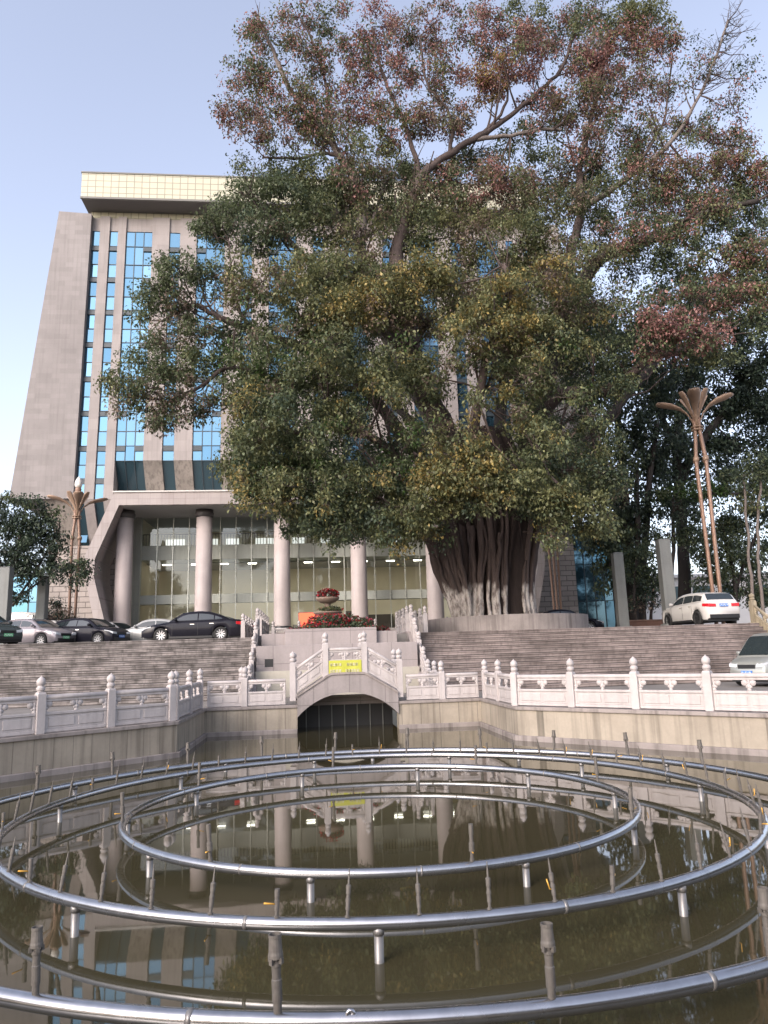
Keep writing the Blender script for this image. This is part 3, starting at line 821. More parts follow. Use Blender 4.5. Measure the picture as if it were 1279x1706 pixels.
for mm in (0, 1):
    f_ = (lambda x: 2 * BX - x) if mm else (lambda x: x)
    def leg(poly):
        m = MB(); a = [B(f_(x), YP, z) for x, z in poly]; c = [B(f_(x), F + 1.3, z) for x, z in poly]
        if not mm: a, c = a[::-1], c[::-1]
        m.prism(a, c); m.build('portico_leg', MAT['portico'], bd)
    leg([tl, tli, el_i, el_o]); leg([el_o, el_i, el_i2, el_o2]); leg([el_o2, el_i2, (ft_i[0], BASE), (ft_o[0], BASE)])
# columns
XCOL = [(-14.117 + 5.91 * i) for i in range(6)]
colm = MB(); zc0 = ZT
colm.lathe([(0.66, 0.42), (0.655, 0.5), (0.635, 2.0), (0.60, ZB - zc0 - 0.65)], 32)
cap = MB(); cap.lathe([(0.60, ZB - zc0 - 0.65), (0.68, ZB - zc0 - 0.58), (0.72, ZB - zc0 - 0.42), (0.72, ZB - zc0 - 0.30), (0.66, ZB - zc0 - 0.26), (0.66, ZB - zc0 - 0.05)], 32)
bas = MB(); bas.lathe([(0.74, 0.0), (0.74, 0.38), (0.70, 0.42), (0.66, 0.42)], 32)
c0 = None
for i, x in enumerate(XCOL):
    if c0 is None:
        c0 = colm.build('column', MAT['column'], bd); c0.location = B(x, 57.0, zc0)
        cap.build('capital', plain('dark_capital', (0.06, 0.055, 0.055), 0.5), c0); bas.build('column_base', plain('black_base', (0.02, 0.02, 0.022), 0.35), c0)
    else:
        c = c0.copy(); COL.objects.link(c); c.parent = bd; c.location = B(x, 57.0, zc0)
        for ch in list(c0.children):
            d = ch.copy(); COL.objects.link(d); d.parent = c
m = MB(); m.box(B(XCOL[0] - 3.2, 54.0, ZP - 0.2), B(XCOL[5] + 3.2, F + 6, ZT)); m.build('terrace', MAT['terrace'], bd)
m = MB()
for i in range(5): m.box(B(XCOL[0] - 3.0, 54.0 - 0.35 * (5 - i), ZP - 0.1), B(XCOL[5] + 3.0, 54.0, ZP + 0.175 * (i + 1)))
m.build('terrace_step', MAT['steps_right'], bd)

# ---------------------------------------------------------------- glazed hall behind the columns
YG = 60.0
ga = xz(234, 950, YG)[0]; gb = mx(ga)
zA = [xz(338, y, YG)[1] for y in (862, 908, 932, 990, 1005)]
cr = xz(216, 950, YG)[0]
pale = stone('pale_green_panel', (0.62, 0.66, 0.60), (0.25, 0.26, 0.22), 0.2, 0.5, 0.5, joints=(1.55, 6, 0), jcol=0.75)
for mm in (0, 1):
    f_ = mx if mm else (lambda x: x)
    m = MB(); m.box(B(f_(cr), YG - 0.3, ZT), B(f_(ga), YG + 0.3, ZB - 0.06)); m.build('corner_panel', pale, bd)
    xw = xz(158, 960, YG + 0.4)[0]
    m = MB(); m.box(B(f_(xw), YG + 0.1, ZP), B(f_(cr), YG + 0.5, ZB - 0.06)); m.build('side_wall', MAT['soffit'], bd)
    xa, za = xz(186, 937, YG); xb_, zb_ = xz(200, 988, YG)
    m = MB(); m.box(B(f_(xa), YG + 0.02, zb_), B(f_(xb_), YG + 0.1, za)); m.build('side_window', MAT['darkglass'], bd)
m = MB(); m.box(B(ga, YG - 0.02, zA[2]), B(gb, YG + 7, zA[1])); m.build('upper_gallery', pale, bd)
m = MB(); m.box(B(ga, YG - 0.02, zA[4]), B(gb, YG + 0.8, zA[3])); m.build('lower_band', pale, bd)
tan = plain('tan_hall_wall', (0.66, 0.60, 0.47), 0.8, var=0.15, scale=0.5)
m = MB(); m.box(B(ga, YG + 7, ZT - 0.2), B(gb, YG + 7.3, ZB)); m.build('hall_wall', tan, bd)
m = MB(); m.box(B(ga - 0.3, YG + 0.3, ZT - 0.2), B(ga, YG + 7.3, ZB)); m.box(B(gb, YG + 0.3, ZT - 0.2), B(gb + 0.3, YG + 7.3, ZB)); m.build('hall_side_wall', tan, bd)
m = MB(); m.box(B(ga - 0.3, YG + 0.3, ZT), B(gb + 0.3, YG + 7.3, ZT + 0.02)); m.build('hall_floor', plain('hall_floor_tile', (0.3, 0.25, 0.2), 0.25), bd)
m = MB(); m.box(B(ga - 0.3, YG + 0.3, ZB - 0.06), B(gb + 0.3, YG + 7.3, ZB + 0.1)); m.build('hall_ceiling', MAT['soffit'], bd)
# dark desks and doors low in the hall, seen as a band near the floor
m = MB(); rr = random.Random(8); x = ga + 0.5
while x < gb - 2:
    wd = rr.uniform(1.2, 3.2)
    if rr.random() < 0.6: m.box(B(x, YG + 5.6, ZT + 0.02), B(x + wd, YG + 6.9, ZT + rr.uniform(0.9, 2.0)))
    x += wd + rr.uniform(0.3, 1.2)
m.build('hall_counter', plain('dark_counter', (0.06, 0.05, 0.045), 0.5), bd)
m = MB(); rr = random.Random(9); x = ga + 0.6
while x < gb - 2:
    m.box(B(x, YG + 6.85, zA[1] + 0.3), B(x + rr.choice((1.1, 1.6)), YG + 6.99, zA[1] + 1.6)); x += rr.uniform(2.2, 3.4)
m.build('gallery_window', emis('daylit_window', (0.9, 0.92, 0.9), 0.42), bd)
m = MB(); m.box(B(ga, YG + 0.45, zA[1] + 0.95), B(gb, YG + 0.5, zA[1] + 1.02))
x = ga
while x < gb: m.box(B(x, YG + 0.45, zA[1]), B(x + 0.04, YG + 0.5, zA[1] + 0.95)); x += 0.24
m.build('gallery_railing', plain('dark_railing', (0.08, 0.07, 0.07), 0.5), bd)
m = MB(); npan = 23; dx = (gb - ga) / npan
zlev = [(ZT + 0.02, zA[4]), (zA[3], zA[2]), (zA[1], ZB - 0.06)]
for i in range(npan):
    for a, c in zlev:
        j1 = random.uniform(-0.01, 0.01); j2 = random.uniform(-0.01, 0.01)
        m.add([B(ga + i * dx, YG + j1, a), B(ga + (i + 1) * dx, YG + j2, a), B(ga + (i + 1) * dx, YG - j1, c), B(ga + i * dx, YG - j2, c)], [(0, 1, 2, 3)])
m.build('hall_glazing', MAT['clear'], bd)
m = MB()
for i in range(npan + 1): m.box(B(ga + i * dx - 0.035, YG - 0.1, ZT), B(ga + i * dx + 0.035, YG - 0.03, ZB - 0.06))
for i in range(1, npan):
    for zz in (zA[1] - 0.3, zA[2] + 1.0, zA[3] + 1.2, zA[3] - 0.3):
        m.box(B(ga + i * dx - 0.1, YG - 0.13, zz - 0.03), B(ga + i * dx + 0.1, YG - 0.1, zz + 0.03))
m.build('hall_mullions', plain('steel_mullion', (0.5, 0.52, 0.47), 0.4, 0.3), bd)
zl = zA[2] - 0.02
for k in range(12):
    m = MB(); x = ga + 1.6 + k * (gb - ga - 3) / 11
    m.box(B(x - 0.34, YG + 2.2, zl - 0.12), B(x + 0.34, YG + 2.34, zl - 0.06)); m.build('tube_lamp', MAT['tube_light'], bd)
    m = MB(); m.box(B(x - 0.35, YG + 4.6, zA[3] + 0.3), B(x + 0.35, YG + 4.7, zA[3] + 0.36)); m.build('tube_lamp', MAT['tube_light'], bd)
m = MB(); m.box(B(ga, YG + 2.0, zl - 0.05), B(gb, YG + 7, zl - 0.01)); m.build('hall_under_ceiling', MAT['soffit'], bd)
# glass annexes at both ends
for mm, lab in ((0, 'low pale blue glass annex glimpsed behind the left pillars'), (1, 'low blue glass annex behind the trees right of the stone wall')):
    f_ = mx if mm else (lambda x: x)
    t = thing('glass_annex', lab, 'building', (f_(xz(62, 1000, F + 6)[0]), F + 5, ZP)); o = t.location.copy()
    x1 = f_(xz(79, 1000, F + 5)[0]); x0_ = x1 + (-9 if not mm else 5)
    zt_ = xz(60, 960, F + 5)[1] if not mm else xz(60, 895, F + 5)[1]
    m = MB(); pnm = MB(); a_, c_ = sorted((x0_, x1))
    m.box(Vector((a_, F + 5.1, ZP)) - o, Vector((c_, F + 9, zt_ + 0.2)) - o)
    for i in range(7): m.box(Vector((a_ + i * (c_ - a_) / 6 - 0.04, F + 4.95, ZP)) - o, Vector((a_ + i * (c_ - a_) / 6 + 0.04, F + 5.1, zt_)) - o)
    m.build('annex_frame', MAT['frame'], t)
    for i in range(6):
        for j in range(3):
            xa = a_ + i * (c_ - a_) / 6 + 0.04; xb_ = a_ + (i + 1) * (c_ - a_) / 6 - 0.04; za = ZP + (zt_ - ZP) * j / 3 + 0.03; zb_ = ZP + (zt_ - ZP) * (j + 1) / 3 - 0.03
            jj = random.uniform(-0.02, 0.02)
            pnm.add([Vector((xa, F + 5.0, za)) - o, Vector((xb_, F + 5.0 + jj, za)) - o, Vector((xb_, F + 5.0, zb_)) - o, Vector((xa, F + 5.0 - jj, zb_)) - o], [(0, 1, 2, 3)])
    pnm.build('pane', MAT['blue'], t)
# ================================================================== fountain rings
KS = 0.889
RC = (1.053 * KS, 12.473 * KS)
def ang_of(px, py, Z, Rr=None):
    p = at(px, py, Z=Z); return math.atan2(p.y - RC[1], p.x - RC[0])

nz_m = [MAT['nozzle'], MAT['brass']]
def cone_nozzle():
    m = MB()
    m.lathe([(0.026, 0.0), (0.026, 0.012), (0.016, 0.015), (0.016, 0.05), (0.021, 0.052), (0.021, 0.11), (0.024, 0.112), (0.024, 0.135), (0.019, 0.137), (0.019, 0.16), (0.023, 0.165), (0.025, 0.225), (0.021, 0.23), (0.011, 0.235), (0.009, 0.28), (0.004, 0.35), (0.003, 0.352)], 12, smooth=False)
    return m
def short_nozzle():
    m = MB(); m.lathe([(0.026, 0.0), (0.026, 0.012), (0.017, 0.015), (0.017, 0.05), (0.023, 0.052), (0.023, 0.13), (0.020, 0.132), (0.020, 0.15), (0.024, 0.152), (0.024, 0.215), (0.018, 0.215)], 12, smooth=False); return m
def riser():
    m = MB(); m.lathe([(0.028, 0.0), (0.028, 0.03), (0.022, 0.032), (0.022, 0.10), (0.034, 0.104), (0.034, 0.19), (0.025, 0.195), (0.025, 0.27), (0.029, 0.272), (0.029, 0.38), (0.022, 0.38)], 12, smooth=False); return m
def big_jet():
    m = MB(); m.lathe([(0.028, 0.0), (0.028, 0.06), (0.034, 0.062), (0.034, 0.18), (0.029, 0.185), (0.031, 0.25), (0.036, 0.255), (0.036, 0.275), (0.024, 0.28), (0.024, 0.295), (0.050, 0.30), (0.050, 0.32), (0.046, 0.335), (0.041, 0.41), (0.044, 0.412), (0.044, 0.43), (0.036, 0.43), (0.034, 0.38)], 16, smooth=False)
    for q in range(4): m.box((0.045 * math.cos(q * 1.57) - 0.012, 0.045 * math.sin(q * 1.57) - 0.012, 0.272), (0.045 * math.cos(q * 1.57) + 0.012, 0.045 * math.sin(q * 1.57) + 0.012, 0.305))
    return m
def handle_mesh(l=0.12, up=0.5):
    m = MB(); m.tube([(0.015, 0, 0.10), (0.038, 0, 0.105), (0.042 + l * (1 - up), 0, 0.11 + l * up)], [0.007, 0.006, 0.008], 6); return m


def ring(Rr, z, pr, label, nlegs, leg_phase, nozzles):
    t = thing('fountain_ring', label, 'fountain pipe', (RC[0], RC[1], z), 0, 'stainless steel fountain rings')
    m = MB(); n = 128
    m.tube([(Rr * math.cos(2 * math.pi * i / n), Rr * math.sin(2 * math.pi * i / n), 0) for i in range(n)], pr, 14, closed=True)
    m.build('ring_pipe', MAT['steel'], t)
    for i in range(12):                                                # welded joints
        m = MB()
        a = leg_phase + 0.31 + i * 2 * math.pi / 12; d = 0.006
        m.tube([(Rr * math.cos(a - d / 2), Rr * math.sin(a - d / 2), 0), (Rr * math.cos(a + d / 2), Rr * math.sin(a + d / 2), 0)], pr * 1.03, 14)
        m.build('weld_band', MAT['pipe_leg'], t)
    l0 = None
    for i in range(nlegs):
        a = leg_phase + 2 * math.pi * i / nlegs
        if l0 is None:
            m = MB(); zz = ZW - 0.5 - z
            m.tube([(0, 0, zz), (0, 0, -pr * 0.6)], pr * 0.72, 10); m.lathe([(pr * 0.85, -pr - 0.03), (pr * 0.85, -pr * 0.55)], 10)
            l0 = m.build('leg', MAT['pipe_leg'], t)
            o = l0
        else: o = l0.copy(); COL.objects.link(o); o.parent = t
        o.location = (Rr * math.cos(a), Rr * math.sin(a), 0)
    protos = {}
    for (kind, a, lean, hd) in nozzles:
        if kind not in protos:
            o = dict(cone=cone_nozzle, short=short_nozzle, riser=riser, jet=big_jet)[kind]().build({'cone': 'spray_nozzle', 'short': 'capped_nozzle', 'riser': 'riser_nozzle', 'jet': 'jet_nozzle'}[kind], MAT['nozzle'], t)
            protos[kind] = [o, None]
        else:
            o = protos[kind][0].copy(); COL.objects.link(o); o.parent = t
        o.location = (Rr * math.cos(a), Rr * math.sin(a), pr * 0.9); sw_ = random.uniform(0.8, 0.92); o.scale = (sw_, sw_, random.uniform(0.9, 1.03))
        tl_ = random.uniform(-0.05, 0.05); tt = random.uniform(-0.05, 0.05) + lean
        o.rotation_euler = (tl_, tt, random.uniform(0, 6))
        if lean:                                                       # nozzles lean toward the middle of the pool
            o.rotation_euler = (Matrix.Rotation(a, 3, 'Z') @ Matrix.Rotation(-lean + tl_, 3, 'Y') @ Matrix.Rotation(tt - lean, 3, 'X')).to_euler()
        if hd is not None:
            if protos[kind][1] is None:
                h = handle_mesh(0.09, 0.85 if kind == 'cone' else 0.1).build('valve_handle', MAT['brass'] , o); protos[kind][1] = h
            else:
                h = protos[kind][1].copy(); COL.objects.link(h); h.parent = o
            h.rotation_euler = (0, 0, hd)
    return t
rn = random.Random(21)
zi, zm, zo = 1.461 - 2.300 * KS, 1.461 - 2.277 * KS, 1.461 - 2.362 * KS
nm = []
a0 = ang_of(468, 1530, zm); NM = 55
for i in range(NM):
    a = a0 + 2 * math.pi * i / NM
    nm.append(('short' if i % 5 == 0 else 'cone', a, 0.0 if i % 5 == 0 else 0.14, rn.uniform(2.6, 3.6) if i % 5 == 0 else (rn.uniform(0, 6) if rn.random() < 0.28 else None)))
ni = []
a0 = ang_of(782, 1440, zi)
for i in range(8): ni.append(('riser', a0 + 2 * math.pi * i / 8, 0.0, rn.uniform(0, 1) if i % 2 == 0 else rn.uniform(0, 6)))
no = []
a0 = ang_of(466, 1695, zo)
for i in range(24): no.append(('jet', a0 + 2 * math.pi * i / 24, 0.0, None))
ring(3.919 * KS, zi, 0.050, 'innermost and smallest of the three steel fountain rings, carrying only a few tall risers', 10, ang_of(510, 1462, zi), ni)
ring(5.522 * KS, zm, 0.051, 'middle steel fountain ring closely studded with small cone nozzles', 11, ang_of(630, 1545, zm), nm)
tro = ring(7.077 * KS, zo, 0.055, 'outermost and largest steel fountain ring with big cup-shaped jets', 12, ang_of(690, 1700, zo), no)
m = MB(); a = ang_of(578, 1702, zo); c_ = Vector((7.077 * KS * math.cos(a), 7.077 * KS * math.sin(a), 0))
m.tube([c_ + Vector((0.0, -0.02, 0.02)), c_ + Vector((0.0, -0.02, 0.05)), c_ + Vector((0.012, -0.02, 0.065)), c_ + Vector((0.028, -0.02, 0.065)), c_ + Vector((0.04, -0.02, 0.05)), c_ + Vector((0.04, -0.02, 0.02))], 0.013, 8)
m.build('drain_hook', MAT['steel'], tro)

# ================================================================== lotus street lamps
def lotus_lamp():
    t = thing('street_lamp', 'x', 'street lamp')
    H = 9.2
    for i in range(4):
        a = math.pi / 4 + i * math.pi / 2
        rad = lambda z: 0.26 + 0.0 * z if z < 0.1 else 0.26
        pts = []
        for z, r in ((0, 0.22), (2, 0.24), (4, 0.27), (6.2, 0.31), (6.9, 0.32), (7.4, 0.25), (7.9, 0.18), (8.35, 0.14), (8.75, 0.17)):
            pts.append((r * math.cos(a), r * math.sin(a), z))
        m = MB(); m.tube(pts, 0.088, 10); p = m.build('stem', MAT['bronze'], t)
        m = MB(); m.lathe([(0.12, 6.85), (0.145, 6.9), (0.145, 7.0), (0.12, 7.05)], 8, (0.31 * math.cos(a), 0.31 * math.sin(a), 0)); m.build('stem_collar', MAT['petal'], p)
    m = MB()
    for z in (8.25, 8.38): m.lathe([(0.24, z - 0.03), (0.29, z - 0.02), (0.29, z + 0.02), (0.24, z + 0.03)], 14)
    m.build('clamp_ring', MAT['petal'], t)
    pm = None
    for i in range(8):
        a = i * math.pi / 4
        steep = i % 2 == 1
        if steep and True:
            prof = [(0.12, 8.4, 0.05), (0.17, 8.8, 0.055), (0.30, 9.1, 0.07), (0.50, 9.4, 0.14), (0.68, 9.63, 0.18), (0.82, 9.80, 0.13), (0.88, 9.86, 0.03)]
        else:
            prof = [(0.14, 8.35, 0.06), (0.2, 8.65, 0.065), (0.36, 8.95, 0.09), (0.66, 9.2, 0.17), (1.05, 9.34, 0.28), (1.42, 9.42, 0.31), (1.70, 9.52, 0.22), (1.82, 9.6, 0.04)]
        pass
        m = MB(); vs = []; fs = []
        nc = 6
        for k, (r, z, w_) in enumerate(prof):
            for j in range(nc + 1):
                u = 2 * j / nc - 1
                vs.append((r - 0.05 * abs(u) * 0, u * w_, z + 0.55 * w_ * u * u))
        for k in range(len(prof) - 1):
            for j in range(nc): fs.append((k * (nc + 1) + j, k * (nc + 1) + j + 1, (k + 1) * (nc + 1) + j + 1, (k + 1) * (nc + 1) + j))
        m.add(vs, fs, 0, True)
        o = m.build('petal', MAT['petal'], t); o.rotation_euler = (0, 0, a)
        md = o.modifiers.new('solid', 'SOLIDIFY'); md.thickness = 0.05; md.offset = 0
    m = MB(); m.lathe([(0.06, 8.6), (0.06, 9.7), (0.1, 9.85), (0.17, 10.0), (0.2, 10.15), (0.16, 10.25)], 12); m.build('bulb_holder', MAT['bronze'], t)
    m = MB(); m.lathe([(0.17, 10.25), (0.23, 10.42), (0.21, 10.65), (0.12, 10.85), (0.03, 10.98), (0, 11.0)], 14); m.build('flame_globe', MAT['lampglass'], t)
    return t
lamp = lotus_lamp()
lab = ['bronze lotus-petal street lamp standing in front of the left stone wall of the tower', 'bronze lotus-petal street lamp standing behind the white car at the right', 'reddish lamp pole of twin tubes against the stone wall right of the big tree']
for i, (px, py, Y, sc, rz) in enumerate(((119, 1040, 47.0, 0.98, 0.32), (1193, 985, 36.5, 1.27, -0.48), (929, 1018, 50.0, 0.98, 0.4))):
    o = lamp if i == 0 else copy_tree(lamp)
    p = at(px, py, Y=Y); o.location = (p.x, p.y, ZP); o.scale = (min(sc, 1.08), min(sc, 1.08), sc); o.rotation_euler = (0, 0, rz)
    tag(o, lab[i], 'street lamp', 'lotus street lamps')
    if i:                                                              # these two carry no globe
        for ch in list(o.children):
            if ch.name.startswith(('flame_globe', 'bulb_holder')): bpy.data.objects.remove(ch)
# square stone pillars
for i, (px, pyt, Y, wpx, lb) in enumerate(((12, 945, 40.5, 16, 'square grey stone pillar at the far left edge, above the parked silver car'), (73, 960, 43.5, 14, 'square grey stone pillar just left of the left lotus lamp'),
                                           (1027, 921, 39.5, 17, 'square grey stone pillar right of the tree planter'), (1103, 899, 37.5, 20, 'greenish grey stone pillar beside the nose of the white car'))):
    tp = at(px, pyt, Y=Y); hw = wpx / FPX * Y / 2
    t = thing('stone_pillar', lb, 'pillar', (tp.x, Y, ZP), -0.1, 'square stone pillars on the plaza')
    m = MB(); h = tp.z - ZP
    m.box((-hw, -hw, 0), (hw, hw, h - 0.06)); m.build('shaft', MAT['pillar'], t, bevel=0.03)
    m = MB(); m.box((-hw * 0.96, -hw * 0.96, h - 0.06), (hw * 0.96, hw * 0.96, h)); m.build('cap', MAT['pillar'], t, bevel=0.02)
    m = MB(); m.box((-hw * 1.35, -hw * 1.35, -0.02), (hw * 1.35, hw * 1.35, 0.22)); m.build('plinth', MAT['pillar'], t, bevel=0.02)


# ================================================================== cars
def paint(name, c, rough=0.25, metal=0.0):
    b = NB(name); nz = b.noise(b.pos(), 1.3, 3)
    dust = b.noise(b.pos(), 7, 5, 0.7); dk = 0.02 if max(c) < 0.1 else 0.12
    col = b.mix(b.math('MULTIPLY', dust, dk), V4(c), (0.25, 0.23, 0.2, 1))
    return b.pbr(col, rough, metal, None, 0.2 if max(c) < 0.1 else 0.5, **{'Coat Weight': 0.10 if max(c) < 0.1 else 0.5, 'Coat Roughness': 0.06})
CM = dict(glass=plain('car_glass', (0.02, 0.027, 0.03), 0.04, var=0.0, spec=1.0), tyre=plain('tyre', (0.016, 0.016, 0.016), 0.8), rim=plain('alloy_rim', (0.55, 0.55, 0.56), 0.3, 0.8, var=0.05), black=plain('black_trim', (0.014, 0.014, 0.015), 0.45),
          head=plain('headlight_glass', (0.62, 0.64, 0.66), 0.12, 0.2, var=0.15, scale=20), tail=plain('red_tail_light', (0.45, 0.012, 0.02), 0.15, var=0.2, scale=12), chrome=plain('chrome', (0.7, 0.7, 0.7), 0.12, 1.0, var=0.02),
          blue=plain('blue_plate', (0.05, 0.17, 0.5), 0.4, var=0.1), green=plain('green_plate', (0.12, 0.42, 0.2), 0.4, var=0.1), white=plain('plate_lettering', (0.8, 0.8, 0.8), 0.5, var=0))
SHAPES = {
    # L, W, H, wheelbase, wheel r; hood: points (x fraction from the front 0..1, z); roof points; belt
    'sedan': dict(L=4.85, W=1.82, H=1.47, r=0.335, wf=0.195, wr=0.78, top=[(0, 0.62), (0.03, 0.72), (0.12, 0.84), (0.27, 0.95), (0.32, 0.97), (0.5, 0.98), (0.72, 1.0), (0.84, 1.04), (0.96, 1.0), (1, 0.9)],
                  roof=[(0.265, 0.955), (0.33, 1.15), (0.40, 1.36), (0.46, 1.44), (0.56, 1.47), (0.66, 1.43), (0.74, 1.32), (0.87, 1.035)], win=(0.31, 0.80), pil=[0.555, 0.715], bot=0.2),
    'suv': dict(L=4.55, W=1.86, H=1.62, r=0.36, wf=0.19, wr=0.80, top=[(0, 0.72), (0.03, 0.86), (0.12, 0.98), (0.26, 1.05), (0.32, 1.06), (0.6, 1.09), (0.85, 1.12), (0.965, 1.1), (1, 0.95)],
                roof=[(0.25, 1.045), (0.32, 1.28), (0.39, 1.50), (0.46, 1.58), (0.6, 1.62), (0.78, 1.59), (0.90, 1.50), (0.965, 1.10)], win=(0.30, 0.90), pil=[0.53, 0.72], bot=0.24),
    'van': dict(L=4.7, W=1.72, H=1.92, r=0.33, wf=0.15, wr=0.76, top=[(0, 0.68), (0.02, 0.85), (0.08, 0.98), (0.16, 1.05), (0.3, 1.08), (0.7, 1.1), (0.985, 1.1), (1, 1.0)],
                roof=[(0.115, 1.02), (0.18, 1.36), (0.25, 1.72), (0.31, 1.85), (0.5, 1.92), (0.8, 1.92), (0.96, 1.87), (0.99, 1.1)], win=(0.17, 0.96), pil=[0.34, 0.56, 0.76], bot=0.22),
    'hatch': dict(L=4.2, W=1.8, H=1.53, r=0.34, wf=0.19, wr=0.81, top=[(0, 0.66), (0.03, 0.78), (0.12, 0.92), (0.25, 1.0), (0.32, 1.02), (0.6, 1.05), (0.85, 1.08), (0.965, 1.04), (1, 0.9)],
                  roof=[(0.22, 0.985), (0.3, 1.22), (0.38, 1.43), (0.46, 1.5), (0.58, 1.53), (0.74, 1.48), (0.88, 1.36), (0.97, 1.04)], win=(0.28, 0.90), pil=[0.53, 0.72], bot=0.21),
}
def interp(pts, x):
    if x <= pts[0][0]: return pts[0][1]
    for (a, b), (c, d) in zip(pts[:-1], pts[1:]):
        if x <= c:
            u = (x - a) / (c - a); return b + (d - b) * u
    return pts[-1][1]


def car(shape, body, label, cat, loc, heading, group='cars parked on the plaza', plate='blue', rims='rim', glass=None):
    """heading: direction of the nose, radians from +X. Local +X is forward."""
    S = SHAPES[shape]; L, Wd, r = S['L'], S['W'] / 2, S['r']
    t = thing('minivan' if shape == 'van' else 'parked_car', label, cat, loc, heading, group)
    X = lambda u: L * (0.5 - u)
    xf, xr = S['wf'], S['wr']
    us = sorted(set([0, 0.008, 0.03, 0.06, 0.1] + [i / 44 for i in range(45)] + [0.94, 0.97, 0.992, 1.0]))
    def plan(u):
        e = 1.0
        if u < 0.16: e = 1 - 0.20 * ((0.16 - u) / 0.16) ** 2.2
        if u > 0.86: e = 1 - 0.15 * ((u - 0.86) / 0.14) ** 2.2
        return Wd * e
    def zbot(u):
        z = S['bot'] + (0.06 if u < 0.03 or u > 0.97 else 0)
        for c in (xf, xr):
            dx = abs((u - c) * L); ra = r * 1.17
            if dx < ra: z = max(z, r + math.sqrt(ra * ra - dx * dx) * 0.98)
        return z
    vs = []; fs = []; nr = 0
    for u in us:
        w_ = plan(u); zt = interp(S['top'], u); zb = zbot(u); zm = zb + (zt - zb) * 0.55
        prof = [(w_ * 0.93, zb), (w_ * 0.985, zb + 0.05), (w_, zm), (w_ * 0.985, zt - 0.12), (w_ * 0.955, zt - 0.035), (w_ * 0.86, zt + 0.005), (w_ * 0.45, zt + 0.02), (0, zt + 0.025)]
        row = [(y, z) for y, z in prof] + [(-y, z) for y, z in prof[-2::-1]]
        nr = len(row); vs += [(X(u), y, z) for y, z in row]
    for i in range(len(us) - 1):
        for j in range(nr - 1): fs.append((i * nr + j, i * nr + j + 1, (i + 1) * nr + j + 1, (i + 1) * nr + j))
    fs.append(tuple(range(nr - 1, -1, -1))); k = (len(us) - 1) * nr; fs.append(tuple(k + j for j in range(nr)))
    m = MB(); m.add(vs, fs, 0, True); m.build('body', body, t)
    # greenhouse
    rf = S['roof']; u0, u1 = rf[0][0], rf[-1][0]
    gu = [u0 + (u1 - u0) * i / 26 for i in range(27)]
    def side(u, v):
        zt = interp(S['top'], u) - 0.01; zr = interp(rf, u); w0 = plan(u) * 0.93; k_ = min(1, max(0, (zr - zt) / (S['H'] - zt)))
        wt = w0 - k_ * Wd * 0.20
        return (X(u), w0 + (wt - w0) * v, zt + (max(zr - 0.05, zt) - zt) * v)
    vs = []; fs = []
    for u in gu:
        zr = interp(rf, u); a = side(u, 0); b = side(u, 1)
        row = [(a[1], a[2]), (b[1], b[2]), (b[1] * 0.93, zr - 0.015), (b[1] * 0.75, zr), (0, zr + 0.012)]
        row = row + [(-y, z) for y, z in row[-2::-1]]; nr = len(row); vs += [(X(u), y, z) for y, z in row]
    for i in range(len(gu) - 1):
        for j in range(nr - 1): fs.append((i * nr + j, i * nr + j + 1, (i + 1) * nr + j + 1, (i + 1) * nr + j))
    m = MB(); m.add(vs, fs, 0, True); m.build('roof', body, t)
    G = glass or CM['glass']
    w0, w1 = S['win']; cuts = [w0] + S['pil'] + [w1]
    for s_ in (1, -1):
        for a, c in zip(cuts[:-1], cuts[1:]):
            a_ = a + 0.006; c2 = c - 0.006; n = 8; vs = []; fs = []
            for i in range(n + 1):
                u = a_ + (c2 - a_) * i / n
                zt = interp(S['top'], u); zr = interp(rf, u)
                vmax = 1 - min(0.9, 0.09 / max(0.1, zr - zt)); vmin = min(0.05 / max(0.06, zr - zt), vmax - 0.01)
                for v in (vmin, vmax):
                    x, y, z = side(u, v); vs.append((x, s_ * (y + 0.012), z))
            for i in range(n): fs.append((2 * i, 2 * i + 1, 2 * i + 3, 2 * i + 2))
            m = MB(); m.add(vs, fs, 0, True); m.build('side_window', G, t)
    def screen(ua, ub, name):
        vs = []; fs = []; n = 6
        for i in range(n + 1):
            u = ua + (ub - ua) * i / n; zr = interp(rf, u) + 0.012; b = side(u, 1)[1] * 0.88
            nx = 0.012 if ub < 0.6 else -0.012
            for j in range(7):
                q = 2 * j / 6 - 1; vs.append((X(u) + nx, q * b, zr + 0.008 - 0.012 * q * q))
        for i in range(n):
            for j in range(6): fs.append((i * 7 + j, i * 7 + j + 1, (i + 1) * 7 + j + 1, (i + 1) * 7 + j))
        m = MB(); m.add(vs, fs, 0, True); m.build(name, G, t)
    screen(rf[0][0] + 0.012, rf[2][0] + 0.015, 'windscreen')
    screen(rf[-2][0] + 0.004, rf[-1][0] - 0.012, 'rear_window')
    # underbody, wheels
    m = MB(); m.box((X(0.97), -Wd * 0.86, 0.17), (X(0.03), Wd * 0.86, 0.45)); m.build('underbody', CM['black'], t)
    w00 = None
